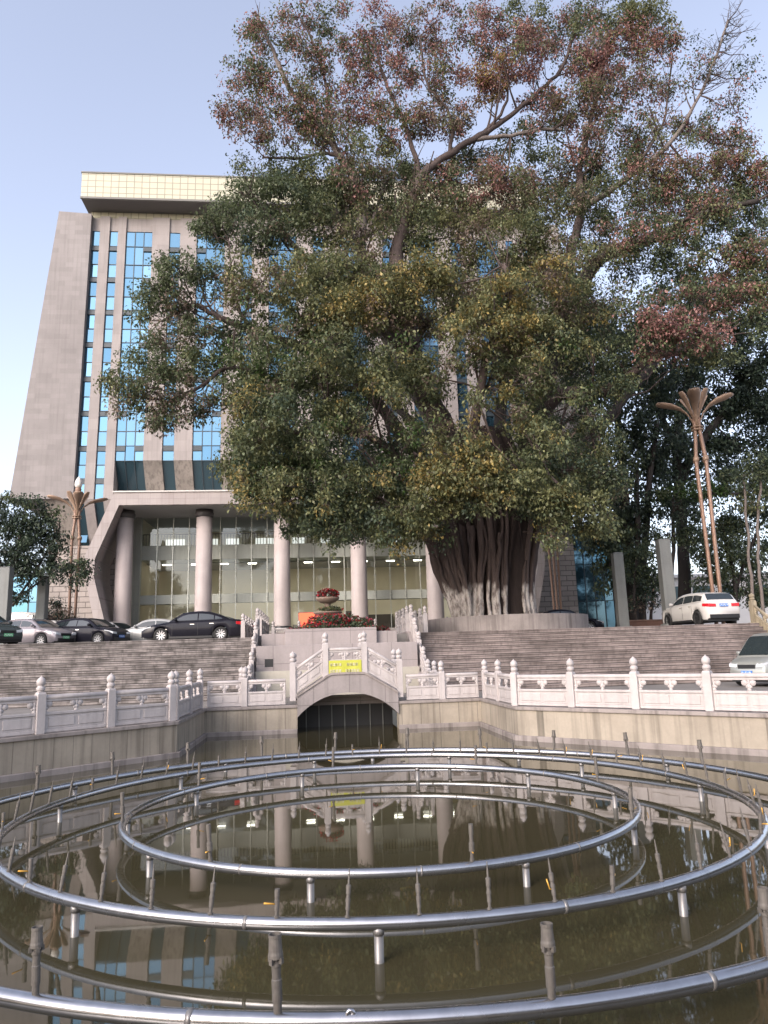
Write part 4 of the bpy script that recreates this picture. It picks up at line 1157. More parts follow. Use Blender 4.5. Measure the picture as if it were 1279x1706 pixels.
    for u in (xf, xr):
        for s_ in (1, -1):
            if w00 is None:
                m = MB(); Mx = Matrix.Rotation(R(-90), 4, 'X')
                m.lathe([(r * 0.66, -0.10), (r * 0.94, -0.10), (r, -0.06), (r, 0.07), (r * 0.94, 0.105), (r * 0.68, 0.105), (r * 0.66, 0.08)], 28, M=Mx)
                wh = m.build('wheel', CM['tyre'], t); w00 = wh
                m = MB(); m.lathe([(0.0, 0.075), (r * 0.2, 0.085), (r * 0.2, 0.06), (r * 0.6, 0.045), (r * 0.66, 0.09), (r * 0.685, 0.095), (r * 0.685, 0.0)], 24, M=Mx)
                for q in range(10):
                    a = q * math.pi / 5; c_, s2 = math.cos(a), math.sin(a); d = (-s2 * 0.022, c_ * 0.022)
                    m.hexa([(c_ * r * .15 - d[0], 0.05, s2 * r * .15 - d[1]), (c_ * r * .15 + d[0], 0.05, s2 * r * .15 + d[1]), (c_ * r * .64 + d[0], 0.05, s2 * r * .64 + d[1]), (c_ * r * .64 - d[0], 0.05, s2 * r * .64 - d[1]),
                            (c_ * r * .15 - d[0], 0.092, s2 * r * .15 - d[1]), (c_ * r * .15 + d[0], 0.092, s2 * r * .15 + d[1]), (c_ * r * .64 + d[0], 0.1, s2 * r * .64 + d[1]), (c_ * r * .64 - d[0], 0.1, s2 * r * .64 - d[1])])
                m.build('rim', CM[rims], wh)
            else:
                wh = w00.copy(); COL.objects.link(wh); wh.parent = t
                q = w00.children[0].copy(); COL.objects.link(q); q.parent = wh
            wh.location = (X(u), s_ * (Wd - 0.115), r); wh.rotation_euler = (0, 0, 0 if s_ > 0 else math.pi)
    # lights, grille, bumpers, plates, mirrors, handles
    def wrap(ua, ub, za, zb_, name, mat, off=0.012, both=True, n=6):
        """patch on the flank, wrapping round the corner"""
        for s_ in (1, -1):
            vs = []; fs = []
            for i in range(n + 1):
                u = ua + (ub - ua) * i / n; w_ = plan(u) * 1.0 + off
                for z in (za[0] + (za[1] - za[0]) * i / n, zb_[0] + (zb_[1] - zb_[0]) * i / n): vs.append((X(u), s_ * w_ * (0.985 if z > za[0] + 0.08 else 1), z))
            for i in range(n): fs.append((2 * i, 2 * i + 1, 2 * i + 3, 2 * i + 2))
            m = MB(); m.add(vs, fs, 0, True); m.build(name, mat, t)
    zf = interp(S['top'], 0.03); zr_ = interp(S['top'], 0.97)
    for s_ in (1, -1):
        m = MB(); wf_ = plan(0.0)
        m.hexa([(X(-0.004), s_ * wf_ * 0.55, zf - 0.20), (X(-0.004), s_ * wf_ * 0.98, zf - 0.17), (X(0.10), s_ * plan(0.1) * 0.97, zf - 0.04), (X(0.03), s_ * wf_ * 0.6, zf - 0.1),
                (X(-0.002), s_ * wf_ * 0.55, zf - 0.10), (X(-0.002), s_ * wf_ * 1.0, zf - 0.06), (X(0.10), s_ * plan(0.1) * 1.003, zf + 0.04), (X(0.03), s_ * wf_ * 0.6, zf - 0.01)])
        m.build('headlight', CM['head'], t, bevel=0.01)
        m = MB(); wr_ = plan(1.0)
        m.hexa([(X(1.006), s_ * wr_ * 0.50, zr_ - 0.24), (X(1.006), s_ * wr_ * 1.0, zr_ - 0.24), (X(0.93), s_ * plan(0.93) * 1.005, zr_ - 0.20), (X(0.97), s_ * wr_ * 0.5, zr_ - 0.2),
                (X(1.004), s_ * wr_ * 0.50, zr_ - 0.10), (X(1.004), s_ * wr_ * 1.0, zr_ - 0.08), (X(0.93), s_ * plan(0.93) * 1.005, zr_ - 0.06), (X(0.97), s_ * wr_ * 0.5, zr_ - 0.1)])
        m.build('tail_light', CM['tail'], t, bevel=0.01)
        um = w0 + 0.03; x, y, z = side(um, 0.15)
        m = MB(); m.lathe([(0, -0.1), (0.07, -0.08), (0.09, 0.0), (0.07, 0.08), (0, 0.1)], 10, M=Matrix.Translation((x, s_ * (y + 0.13), z + 0.07)) @ Matrix.Rotation(R(90), 4, 'X') @ Matrix.Diagonal((0.9, 0.9, 1.1, 1)))
        m.tube([(x, s_ * y, z + 0.02), (x, s_ * (y + 0.1), z + 0.05)], 0.02, 6); m.build('wing_mirror', body, t)
        for u in (0.5, 0.69):
            zz = interp(S['top'], u) - 0.16
            m = MB(); m.box((X(u) - 0.1, s_ * Wd * 0.985, zz - 0.018), (X(u) + 0.1, s_ * (Wd * 0.985 + 0.025), zz + 0.018)); m.build('door_handle', CM['chrome'], t)
        m = MB()
        for u in S['pil'][:1] + [w0 - 0.005, S['wr'] - 0.075]:
            m.box((X(u) - 0.006, s_ * (Wd * 0.996), S['bot'] + 0.1), (X(u) + 0.006, s_ * (Wd * 1.002), interp(S['top'], u) - 0.12))
        m.build('door_gap', CM['black'], t)
        m = MB(); m.box((X(xr) + r * 1.2, s_ * Wd * 0.95, S['bot'] - 0.04), (X(xf) - r * 1.2, s_ * Wd * 0.995, S['bot'] + 0.06)); m.build('sill', CM['black'], t)
    m = MB(); m.box((X(0) - 0.02, -plan(0) * 0.5, zf - 0.24), (X(0) + 0.016, plan(0) * 0.5, zf - 0.1)); m.build('grille', CM['black'], t, bevel=0.012)
    m = MB(); m.box((X(0) - 0.02, -plan(0) * 0.8, S['bot'] + 0.06), (X(0) + 0.02, plan(0) * 0.8, S['bot'] + 0.22)); m.build('lower_grille', CM['black'], t, bevel=0.012)
    m = MB(); m.box((X(1) - 0.025, -plan(1) * 0.95, S['bot'] + 0.05), (X(1) + 0.03, plan(1) * 0.95, S['bot'] + 0.24)); m.build('rear_bumper', CM['black'] if shape == 'suv' else body, t, bevel=0.012)
    for x, zz, sg in ((X(0) + 0.021, S['bot'] + 0.2, 1), (X(1) - 0.028, zr_ - 0.24, -1)):
        m = MB(); m.box((x - 0.006, -0.22, zz), (x + 0.006, 0.22, zz + 0.14)); pl_ = m.build('number_plate', CM[plate], t)
        m = MB(); rr = random.Random(int(abs(loc[0]) * 10))
        for q in range(6):
            y = -0.19 + q * 0.064; y += 0.02 if q > 0 else 0
            m.box((x + sg * 0.006, y, zz + 0.03), (x + sg * 0.009, y + 0.012, zz + 0.11)); m.box((x + sg * 0.006, y + 0.012, zz + (0.03 if q % 2 else 0.085)), (x + sg * 0.009, y + 0.04, zz + (0.045 if q % 2 else 0.11)))
        m.build('plate_marks', CM['white'], pl_)
    return t
P_ = dict(black=paint('black_car_paint', (0.010, 0.010, 0.016)), slate=paint('slate_car_paint', (0.06, 0.075, 0.075), 0.25, 0.3), silver=paint('silver_lilac_paint', (0.29, 0.26, 0.275), 0.3, 0.4), white=paint('white_car_paint', (0.55, 0.535, 0.51)),
          pale=paint('pale_silver_paint', (0.40, 0.40, 0.385), 0.28, 0.3), grey=paint('grey_green_paint', (0.30, 0.31, 0.29), 0.3, 0.35))
def park(shape, col, label, px, Y, head_deg, z=ZP, **k):
    p = at(px, 1050, Y=Y); return car(shape, P_[col], label, 'car' if shape != 'van' else 'van', (p.x, Y, z), R(head_deg), **k)
park('sedan', 'black', 'black sedan parked sideways at the top of the grey steps, nose to the left', 325, 37.6, 179)
park('sedan', 'slate', 'dark car mostly hidden behind the tail of the black sedan', 352, 41.5, 178)
park('sedan', 'pale', 'pale silver sedan peeking out behind the nose of the black sedan', 256, 43.0, 178, glass=None)
park('hatch', 'black', 'black car parked nose to the right in front of the portico leg', 148, 41.3, -24)
park('hatch', 'white', 'white hatchback with only its nose showing between the silver car and the black car', 94, 42.6, -26)
park('sedan', 'pale', 'silver grey car half hidden behind the black car, below the first column', 186, 44.5, -20)
park('hatch', 'silver', 'lilac silver crossover with dark grille parked in front of the white van', 56, 40.6, -24, plate='green')
park('van', 'white', 'white van parked behind the lilac silver crossover', 44, 44.2, -8).scale = (1, 1, 1.1)
park('hatch', 'slate', 'dark slate car with its nose showing at the far left edge', -34, 36.2, -34, plate='green')
park('suv', 'white', 'white crossover car seen from behind on the plaza, right of the big tree', 1166, 35.8, 92, rims='black')
park('sedan', 'black', 'dark car with only its nose showing behind the right end of the tree planter', 935, 44.0, 2)
park('van', 'grey', 'silver grey minivan on the walkway at the right edge, nose toward the pool', 1304, 26.4, 203, z=0.0, group=None)
# ================================================================== foliage
PAL = {'G': (0.112, 0.136, 0.070), 'O': (0.165, 0.172, 0.078), 'Y': (0.29, 0.225, 0.08), 'R': (0.31, 0.165, 0.145), 'D': (0.072, 0.10, 0.064), 'B': (0.20, 0.15, 0.115), 'K': (0.042, 0.060, 0.048), 'L': (0.06, 0.105, 0.03)}


class Leaves:
    def __init__(s): s.P = []; s.C = []
    def clumps(s, centers, radii, n_each, size, mix, flat=0.8, droop=0.35, rng=RNG):
        """leaf-sized faces spread through balls; every leaf is a folded pair of triangles (a kite)"""
        keys = [k for k in mix]; wts = np.array([mix[k] for k in keys], float); wts /= wts.sum()
        K = len(centers)
        if K == 0: return
        n = int(n_each); T = K * n
        c = np.repeat(np.asarray(centers), n, 0); r = np.repeat(np.asarray(radii), n)
        d = rng.normal(size=(T, 3)); d /= np.linalg.norm(d, axis=1)[:, None]
        rad = r * rng.random(T) ** 0.45
        pos = c + d * rad[:, None] * np.array([1, 1, flat])
        ax = d * 0.6 + rng.normal(size=(T, 3)) * 0.6 + np.array([0, 0, -droop * 2]); ax /= np.linalg.norm(ax, axis=1)[:, None]
        up = d * 0.5 + np.array([0, 0, 0.9]) + rng.normal(size=(T, 3)) * 0.55
        sd_ = np.cross(ax, up); sd_ /= (np.linalg.norm(sd_, axis=1)[:, None] + 1e-9)
        L = size * (0.5 + 0.95 * rng.random(T)); Wd = L * (0.2 + 0.14 * rng.random(T))
        nrm = np.cross(sd_, ax)
        base = pos - ax * (L * 0.5)[:, None]; tip = pos + ax * (L * 0.5)[:, None] - nrm * (L * 0.08)[:, None]
        mid = pos - ax * (L * 0.06)[:, None]
        lf = mid + sd_ * Wd[:, None] + nrm * (L * 0.06)[:, None]; rt = mid - sd_ * Wd[:, None] + nrm * (L * 0.06)[:, None]
        s.P.append(np.stack([base, rt, tip, lf], 1))
        # one colour family per clump, each leaf a little different
        kc = rng.choice(len(keys), size=K, p=wts); kl = np.repeat(kc, n)
        sw = rng.random(T) < 0.42; kl[sw] = rng.choice(len(keys), size=sw.sum(), p=wts)
        cols = np.array([PAL[k] for k in keys])[kl] * (0.5 + 1.0 * rng.random(T) ** 1.3)[:, None]
        cols *= np.repeat(0.86 + 0.28 * rng.random(K), n)[:, None]
        s.C.append(cols)
    def build(s, name, parent=None, mat=None):
        P = np.concatenate(s.P); C = np.concatenate(s.C); n = len(P)
        me = bpy.data.meshes.new(name)
        me.vertices.add(n * 4); me.vertices.foreach_set('co', P.reshape(-1).astype(np.float32))
        me.loops.add(n * 4); me.loops.foreach_set('vertex_index', np.arange(n * 4, dtype=np.int32))
        me.polygons.add(n); me.polygons.foreach_set('loop_start', np.arange(0, n * 4, 4, dtype=np.int32)); me.polygons.foreach_set('loop_total', np.full(n, 4, np.int32))
        a = me.attributes.new('leaf_colour', 'FLOAT_COLOR', 'FACE')
        a.data.foreach_set('color', np.concatenate([C, np.ones((n, 1))], 1).reshape(-1).astype(np.float32))
        me.materials.append(mat or MAT['leaf']); me.update(); me.validate()
        return link(bpy.data.objects.new(name, me), parent)


def MIX(s): 
    d = {}
    for ch in s: d[ch] = d.get(ch, 0) + 1
    return d


def grow(lv, br, blob, limbs, leaf=0.24, od=1.6, sub_px=17, origin=Vector((0, 0, 0)), rng=RNG, twig=True):
    """one bough: leafy sprays through an ellipsoid and the twigs that carry them, joined to the nearest limb"""
    px, py, rx, ry, Y, mix, dens = blob
    c = np.array(at(px, py, Y=Y)); k = Y / FPX
    ax_ = np.array(RT) * rx * k; az_ = np.array((0, 0, 1.0)) * ry * k; ay_ = np.array((0, 1.0, 0)) * (rx * 0.6 + ry * 0.4) * k * 0.85
    sr = sub_px * k * 1.0
    area = math.pi * rx * ry * k * k
    nl = od * dens * area / (0.27 * leaf * leaf * 0.62)
    nsub = max(5, int(area / (math.pi * sr * sr) * 3.4 * max(0.35, min(1, dens))))
    q = rng.normal(size=(nsub, 3)); q /= np.linalg.norm(q, axis=1)[:, None]; q *= (0.35 + 0.65 * rng.random(nsub) ** 0.6)[:, None]
    ctr = c + q[:, :1] * ax_ + q[:, 1:2] * ay_ + q[:, 2:3] * az_
    lv.clumps(ctr - np.array(origin), sr * (0.8 + 1.0 * rng.random(nsub)), max(4, nl / nsub), leaf, MIX(mix))
    if not twig: return
    # carry the sprays
    best = None
    for L in limbs:
        for i, (p, r) in enumerate(L):
            if r < 0.02 or (len(L) > 8 and i < len(L) * 0.3): continue
            d = (Vector(c) - p).length + max(0, (p.z - c[2])) * 0.25
            if best is None or d < best[0]: best = (d, p, r)
    p0 = best[1]; cv = Vector(c)
    if rx < 28: p0 = cv + (p0 - cv).normalized() * min(1.1, (p0 - cv).length)
    if (p0 - cv).length > 4.5: p0 = cv + (p0 - cv).normalized() * 3.0 + Vector((0, 0.8, 1.6))
    r0 = min(best[2] * 0.6, 0.02 if rx < 28 else 1, 0.016 + 0.013 * (cv - p0).length)
    m1 = p0.lerp(cv, 0.5) + Vector((rng.normal() * 0.25, rng.normal() * 0.25, -0.25 + rng.normal() * 0.2)) * ((cv - p0).length * 0.22)
    br.tube([p0 - origin, p0.lerp(m1, 0.5) + Vector((0, 0, 0.05)) - origin, m1 - origin, m1.lerp(cv, 0.55) - origin, cv - origin], [r0, r0 * 0.85, r0 * 0.68, r0 * 0.5, r0 * 0.36], 6)
    sel = rng.permutation(nsub)[:min(nsub, 16)]
    for j in sel:
        e = Vector(ctr[j]); s_ = cv.lerp(m1, rng.random() * 0.4)
        mid = s_.lerp(e, 0.5) + Vector(rng.normal(size=3)) * 0.12
        br.tube([s_ - origin, mid - origin, e - origin], [r0 * 0.3 + 0.006, r0 * 0.2 + 0.005, 0.006], 4, cap=False)


def limb_pts(pts, r0, r1, n_sub=5):
    """pixel polyline -> smooth list of (point, radius)"""
    P = [at(a, b, Y=y) for a, b, y in pts]; n = len(P); out = []
    for i in range(n - 1):
        a = P[max(0, i - 1)]; b = P[i]; c = P[i + 1]; d = P[min(n - 1, i + 2)]
        for j in range(n_sub):
            t = j / n_sub
            q = 0.5 * ((2 * b) + (c - a) * t + (2 * a - 5 * b + 4 * c - d) * t * t + (3 * b - a - 3 * c + d) * t ** 3)
            out.append(q)
    out.append(P[-1]); m = len(out); k = pts[0][2] / FPX
    return [(p + Vector((random.uniform(-1, 1), random.uniform(-1, 1), random.uniform(-1, 1))) * (0.05 if 0 < i < m - 1 else 0), (r0 + (r1 - r0) * (i / (m - 1)) ** 0.55) * k) for i, p in enumerate(out)]


# ------------------------------------------------------------------ the big fig tree in its round planter
PC = at(842, 1030, Y=38.0); PC.z = ZP
pt = thing('tree_planter', 'large round concrete planter around the foot of the big tree', 'planter', PC)
m = MB(); m.lathe([(4.15, -0.02), (4.15, 0.76), (3.85, 0.76), (3.85, 0.6), (0.0, 0.6)], 72, smooth=False); m.build('planter_wall', MAT['planter'], pt)
gl = Leaves(); nb = 900; an = RNG.random(nb) * 6.283; rr_ = 2.0 + 1.8 * RNG.random(nb) ** 0.7
gl.clumps(np.stack([PC.x + rr_ * np.cos(an), PC.y + rr_ * np.sin(an), np.full(nb, ZP + 0.64)], 1), np.full(nb, 0.12), 7, 0.13, MIX('LGOD'), droop=-0.5)
tag(gl.build('grass'), 'short weeds growing on the soil of the tree planter', 'grass', kind='stuff')

TB = at(822, 1018, Y=38.0); TB.z = ZP + 0.6
tree = thing('fig_tree', 'huge old fig tree with reddish upper leaves and a whitewashed fluted trunk', 'tree', TB)
kpx = 38 / FPX
zat = lambda py: at(822, py, Y=38.0).z
prof = [(1018, 821, 63), (990, 820, 62), (960, 820, 64), (930, 821, 67), (900, 821, 72), (870, 820, 78), (840, 815, 82), (800, 810, 80), (760, 805, 66), (720, 800, 46)]
m = MB(); NA = 96; vs = []; fs = []
for i, (py, px, r) in enumerate(prof):
    c = at(px, py, Y=38.0)
    for j in range(NA):
        a = 2 * math.pi * j / NA
        fl = 1 + 0.10 * math.sin(7 * a + 0.6 * i) + 0.07 * math.sin(13 * a - 0.4 * i + 1) + 0.05 * math.sin(29 * a + 0.2 * i)
        rad = r * kpx * 0.9 * fl
        vs.append((c.x + rad * math.cos(a) - TB.x, c.y + rad * 0.85 * math.sin(a) - TB.y, (c.z if i else ZP + 0.5) - TB.z))
for i in range(len(prof) - 1):
    for j in range(NA): fs.append((i * NA + j, i * NA + (j + 1) % NA, (i + 1) * NA + (j + 1) % NA, (i + 1) * NA + j))
m.add(vs, fs, 0, True); m.build('trunk', m_bark('gap_shade_bark', (0.016, 0.012, 0.011), (0.07, 0.052, 0.047)), tree)  # core bark coloured darker so the gaps between roots read as shade
def prof_at(z):
    zs = [at(p[1], p[0], Y=38.0).z for p in prof]
    for i in range(len(prof) - 1):
        if z <= zs[i + 1]:
            u = max(0, (z - zs[i]) / (zs[i + 1] - zs[i])); X0 = at(prof[i][1], prof[i][0], Y=38).x; X1 = at(prof[i + 1][1], prof[i + 1][0], Y=38).x
            return X0 + (X1 - X0) * u, (prof[i][2] + (prof[i + 1][2] - prof[i][2]) * u) * kpx
    return at(prof[-1][1], prof[-1][0], Y=38).x, prof[-1][2] * kpx
rt_ = random.Random(14); NR = 54
for q in range(NR):
    a = 2 * math.pi * q / NR + rt_.uniform(-0.05, 0.05)
    if 0.35 < math.cos(a - R(-62)) and abs(a - R(298)) < 0.22: continue       # the dark hollow in the front
    z0, z1 = TB.z - 0.15, rt_.uniform(7.2, 10.5); pts = []; rad = []
    r0 = rt_.choice((0.09, 0.11, 0.14, 0.18, 0.22)); aa = a; n = 13; off = rt_.uniform(0.93, 1.07)
    for i in range(n):
        z = z0 + (z1 - z0) * i / (n - 1); cx_, rr0 = prof_at(z)
        aa += rt_.uniform(-0.035, 0.035)
        flare = 1 + 0.10 * max(0, 1 - i / 1.5)
        pts.append(Vector((cx_ + rr0 * off * flare * math.cos(aa), TB.y + rr0 * off * flare * 0.85 * math.sin(aa), z)) - TB); rad.append(r0 * (1.25 if i == 0 else 1) * rt_.uniform(0.82, 1.15) * (1 - 0.25 * i / n))
    m = MB(); m.tube(pts, rad, 8); m.build('aerial_root', MAT['bark_white'], tree)
for q in range(9):                                                 # roots running down from the left limb
    u = q / 8; top = at(712 + 46 * u, 880 + rt_.uniform(-12, 12), Y=36.3 + rt_.uniform(-.3, .2)); bot = at(757 + 26 * u, 1016, Y=36.9 - 0.5 * u)
    pts = [top.lerp(bot, i / 9) + Vector((rt_.uniform(-.05, .05) - 0.35 * math.sin(math.pi * i / 9) * (1 - u), rt_.uniform(-.08, .05), 0)) - TB for i in range(10)]
    pts[-1].z = -0.15
    r0 = rt_.choice((0.08, 0.11, 0.15)); m = MB(); m.tube(pts, [r0 * rt_.uniform(.85, 1.2) for _ in pts], 8); m.build('aerial_root', MAT['bark_white'], tree)
LIMBS = [
    ([(800, 880, 38), (770, 800, 37), (730, 700, 36.5), (690, 600, 36.2), (668, 500, 36.2), (660, 420, 36.5), (684, 345, 36.8), (700, 294, 37)], 33.6, 8.2, 'bark'),
    ([(700, 294, 37), (745, 258, 37), (800, 226, 37), (850, 192, 37.3), (900, 150, 37.6), (940, 105, 38), (960, 30, 38)], 8.8, 3.0, 'bark'),
    ([(700, 294, 37), (688, 250, 37), (672, 200, 37), (640, 130, 37), (620, 45, 37)], 7.2, 2.2, 'bark'),
    ([(748, 258, 37), (753, 205, 36.8), (735, 170, 36.5), (712, 140, 36.2), (700, 60, 36)], 4.8, 1.9, 'bark'),
    ([(790, 232, 37), (850, 226, 37), (910, 215, 37), (935, 216, 37)], 4.8, 3.0, 'bark_pale'),
    ([(800, 226, 37), (840, 180, 37), (850, 110, 37), (880, 40, 37)], 4.0, 1.5, 'bark'),
    ([(760, 850, 38), (745, 760, 37.5), (690, 640, 37.5), (625, 520, 37.5), (600, 420, 37.5), (604, 335, 37.5), (585, 285, 37.2), (540, 225, 37), (480, 145, 36.8), (455, 85, 36.8), (425, 20, 36.8)], 22.4, 2.2, 'bark_pale'),
    ([(600, 415, 37.5), (625, 355, 37.5), (642, 300, 37.5)], 5.6, 2.2, 'bark_pale'),
    ([(570, 265, 37), (545, 255, 37), (500, 263, 36.5), (440, 262, 36)], 4.8, 1.9, 'bark'),
    ([(540, 225, 37), (545, 160, 37), (530, 90, 37), (500, 30, 37)], 4.0, 1.9, 'bark'),
    ([(725, 800, 37.5), (610, 650, 36.5), (520, 585, 36), (430, 556, 35.5), (380, 535, 35), (347, 520, 34.8), (322, 508, 34.5), (270, 535, 34)], 13.6, 2.2, 'bark'),
    ([(430, 556, 35.5), (400, 520, 35), (388, 470, 35), (380, 400, 35)], 4.8, 1.5, 'bark'),
    ([(610, 650, 36.5), (480, 640, 35), (385, 612, 34), (340, 640, 33.6), (290, 668, 33.4), (230, 660, 33)], 7.2, 1.5, 'bark'),
    ([(850, 870, 38), (880, 760, 37), (900, 660, 36), (930, 550, 35.5), (990, 440, 35), (1040, 412, 35), (1100, 391, 34.8), (1150, 366, 34.6), (1195, 350, 34.5), (1262, 335, 34)], 28.8, 4.5, 'bark_dark'),
    ([(870, 740, 37), (925, 662, 35.5), (985, 656, 34.5), (1030, 640, 34), (1080, 600, 33.5), (1130, 582, 33), (1210, 560, 33)], 17.6, 4.5, 'bark'),
    ([(930, 560, 36), (950, 430, 36.5), (970, 345, 37), (966, 280, 37), (985, 200, 37.5), (1000, 130, 38), (1012, 40, 38)], 12.8, 3.0, 'bark'),
    ([(968, 350, 37), (1040, 300, 36.5), (1090, 264, 36), (1130, 220, 36), (1165, 160, 36), (1190, 100, 36), (1212, 35, 36)], 8.0, 1.9, 'bark_pale'),
    ([(1050, 292, 36.5), (1095, 222, 37), (1110, 180, 37), (1120, 90, 37)], 4.0, 1.5, 'bark'),
    ([(805, 1010, 38), (760, 955, 37.2), (727, 912, 36.6), (706, 872, 36.2), (694, 820, 36), (640, 742, 35), (560, 715, 34), (480, 722, 33.5), (420, 745, 33)], 24.0, 2.2, 'bark'),
    ([(780, 870, 37), (700, 805, 34.5), (650, 800, 33), (590, 830, 32)], 14.4, 2.2, 'bark'),
    ([(690, 600, 36.3), (560, 480, 36), (480, 400, 35.8), (440, 350, 35.6), (400, 320, 35.6)], 9.6, 2.2, 'bark'),
    ([(840, 880, 38), (830, 760, 42), (840, 620, 45), (860, 480, 46), (900, 380, 46)], 24.0, 3.8, 'bark_dark'),
    ([(820, 880, 38), (720, 740, 43), (600, 620, 45), (520, 520, 45)], 17.6, 3.0, 'bark_dark'),
    ([(880, 860, 38), (960, 760, 41), (1060, 640, 43), (1160, 520, 44), (1240, 420, 44)], 19.2, 3.8, 'bark_dark'),
    ([(800, 830, 37), (790, 720, 33), (810, 600, 31.5), (850, 500, 31), (840, 440, 31)], 14.4, 3.0, 'bark'),
]
limbs = []
for pts, r0, r1, mt in LIMBS:
    L = limb_pts(pts, r0, r1); limbs.append(L)
    m = MB(); m.tube([p - TB for p, r in L], [r * random.uniform(0.9, 1.1) for p, r in L], 10); m.build('limb', MAT[mt], tree)

BL = []
def bl(px, py, rx, ry, Y, mix, d=1.0): BL.append((px, py, rx, ry, Y, mix, d))
# upper left, sparse and reddish
for a in ((452, 62, 52, 50, 36.8, 'GRO', .55), (540, 30, 60, 40, 37, 'GRG', .5), (408, 118, 46, 40, 36.4, 'GRG', .6), (398, 196, 42, 42, 36, 'GRB', .7), (455, 160, 55, 48, 36.6, 'ROG', .6), (455, 222, 46, 30, 36, 'GBR', .7),
          (520, 110, 50, 44, 37, 'RGO', .5), (520, 190, 58, 46, 37, 'OGR', .8), (585, 90, 55, 50, 37, 'RGR', .55), (590, 170, 60, 46, 37.4, 'RRO', .7), (560, 240, 60, 34, 37, 'RGO', .65), (640, 45, 60, 46, 37, 'RGR', .5), (648, 130, 58, 50, 37, 'RGR', .55),
          (650, 215, 62, 44, 37.4, 'ORG', .75), (478, 268, 44, 22, 36.3, 'GG', .6), (720, 40, 64, 44, 36.6, 'RGB', .55), (725, 120, 58, 40, 36.2, 'RGO', .55), (735, 195, 66, 44, 36.8, 'ROB', .8), (800, 60, 56, 46, 37, 'RRG', .6),
          (812, 130, 56, 46, 37, 'RRY', .85), (860, 92, 60, 56, 37.4, 'RRB', .85), (880, 30, 60, 40, 38, 'GGO', .6), (905, 170, 52, 36, 37.5, 'RG', .5), (955, 60, 60, 50, 38, 'RGG', .6), (1000, 20, 70, 36, 38, 'GOG', .75), (985, 120, 66, 46, 38, 'RRB', .85),
          (1045, 80, 62, 46, 37.5, 'RRO', .85), (1075, 25, 66, 34, 37, 'OGO', .95), (1110, 62, 34, 36, 37, 'GRO', .7), (1050, 150, 60, 44, 37.2, 'RGB', .55), (960, 190, 70, 46, 37.5, 'OBR', .85), (1115, 130, 46, 40, 37, 'GR', .4), (1040, 215, 62, 40, 37, 'GRG', .4),
          (1110, 210, 50, 36, 36.5, 'RGB', .42), (1165, 215, 44, 36, 36, 'GR', .4), (1210, 180, 40, 40, 36, 'GRK', .16), (1240, 130, 34, 40, 36, 'KR', .10), (1185, 80, 50, 56, 36, 'K', .06), (880, 235, 56, 36, 38, 'GG', .5), (800, 250, 60, 40, 38.5, 'GOG', .5),
          (1225, 245, 50, 30, 36, 'BRG', .55)): bl(*a)
# middle height
for a in ((600, 305, 66, 46, 37, 'OGB', .9), (530, 300, 52, 40, 36.4, 'GOG', .9), (680, 300, 56, 44, 38.2, 'GG', .6), (760, 310, 66, 46, 37.6, 'BGR', .75), (845, 300, 66, 46, 37, 'RBO', .8), (930, 290, 60, 44, 38, 'GGB', .42), (1010, 285, 60, 40, 37.5, 'GG', .4),
          (900, 350, 70, 46, 37, 'GBO', .7), (980, 350, 64, 44, 37, 'GG', .55), (1060, 300, 66, 40, 36, 'OGR', .7), (1120, 290, 70, 36, 35.5, 'ORB', .95), (1200, 280, 64, 34, 35, 'OBR', .9), (1262, 290, 50, 44, 34.5, 'OGR', .85), (1075, 350, 60, 36, 36, 'RGG', .7), (1150, 340, 60, 36, 35.4, 'GGR', .6),
          (1230, 350, 66, 40, 35, 'GGD', .75), (410, 320, 50, 34, 35.6, 'GG', .95), (470, 330, 56, 44, 35.8, 'GGD', 1), (370, 372, 48, 40, 35.4, 'GG', 1), (340, 380, 30, 24, 35.2, 'GG', .9), (430, 390, 62, 46, 35.4, 'GGD', 1), (520, 370, 66, 50, 36, 'GGO', 1), (600, 380, 60, 46, 36, 'OGB', .75),
          (700, 380, 62, 50, 36.5, 'OGG', .85), (780, 390, 66, 52, 36, 'OOB', .95), (860, 400, 66, 52, 35.5, 'OOG', .95), (930, 420, 60, 46, 35.5, 'OGB', .9), (300, 452, 46, 30, 34.4, 'GG', .95), (262, 472, 38, 36, 34, 'GG', 1), (290, 500, 46, 34, 34, 'GGB', .95), (360, 462, 44, 36, 34.8, 'GG', .85), (240, 505, 24, 30, 33.8, 'GG', .9),
          (440, 468, 66, 26, 33.6, 'OOB', 1), (400, 498, 46, 24, 33.8, 'OB', .8), (520, 455, 66, 48, 34.6, 'OGO', 1), (590, 450, 60, 44, 34.4, 'OBO', .95)): bl(*a)
# left arm
for a in ((265, 555, 42, 34, 33.6, 'GB', .75), (320, 560, 52, 36, 34, 'GBG', .75), (250, 600, 44, 34, 33.4, 'GG', .9), (310, 610, 56, 40, 33.6, 'GGO', 1), (205, 645, 40, 28, 33, 'GO', .9), (255, 650, 52, 40, 33, 'GGB', .9), (315, 665, 50, 36, 33.2, 'GBG', .8), (195, 672, 24, 18, 33, 'GB', .7), (265, 700, 34, 26, 32.8, 'GB', .75), (285, 690, 30, 24, 33, 'GB', .7),
          (390, 560, 46, 40, 34.6, 'GGD', .65), (400, 612, 58, 42, 34, 'GGL', 1), (460, 560, 60, 40, 34.4, 'GGO', .9), (470, 625, 60, 44, 33.4, 'GLG', 1), (395, 660, 50, 34, 33, 'GGO', .9)): bl(*a)
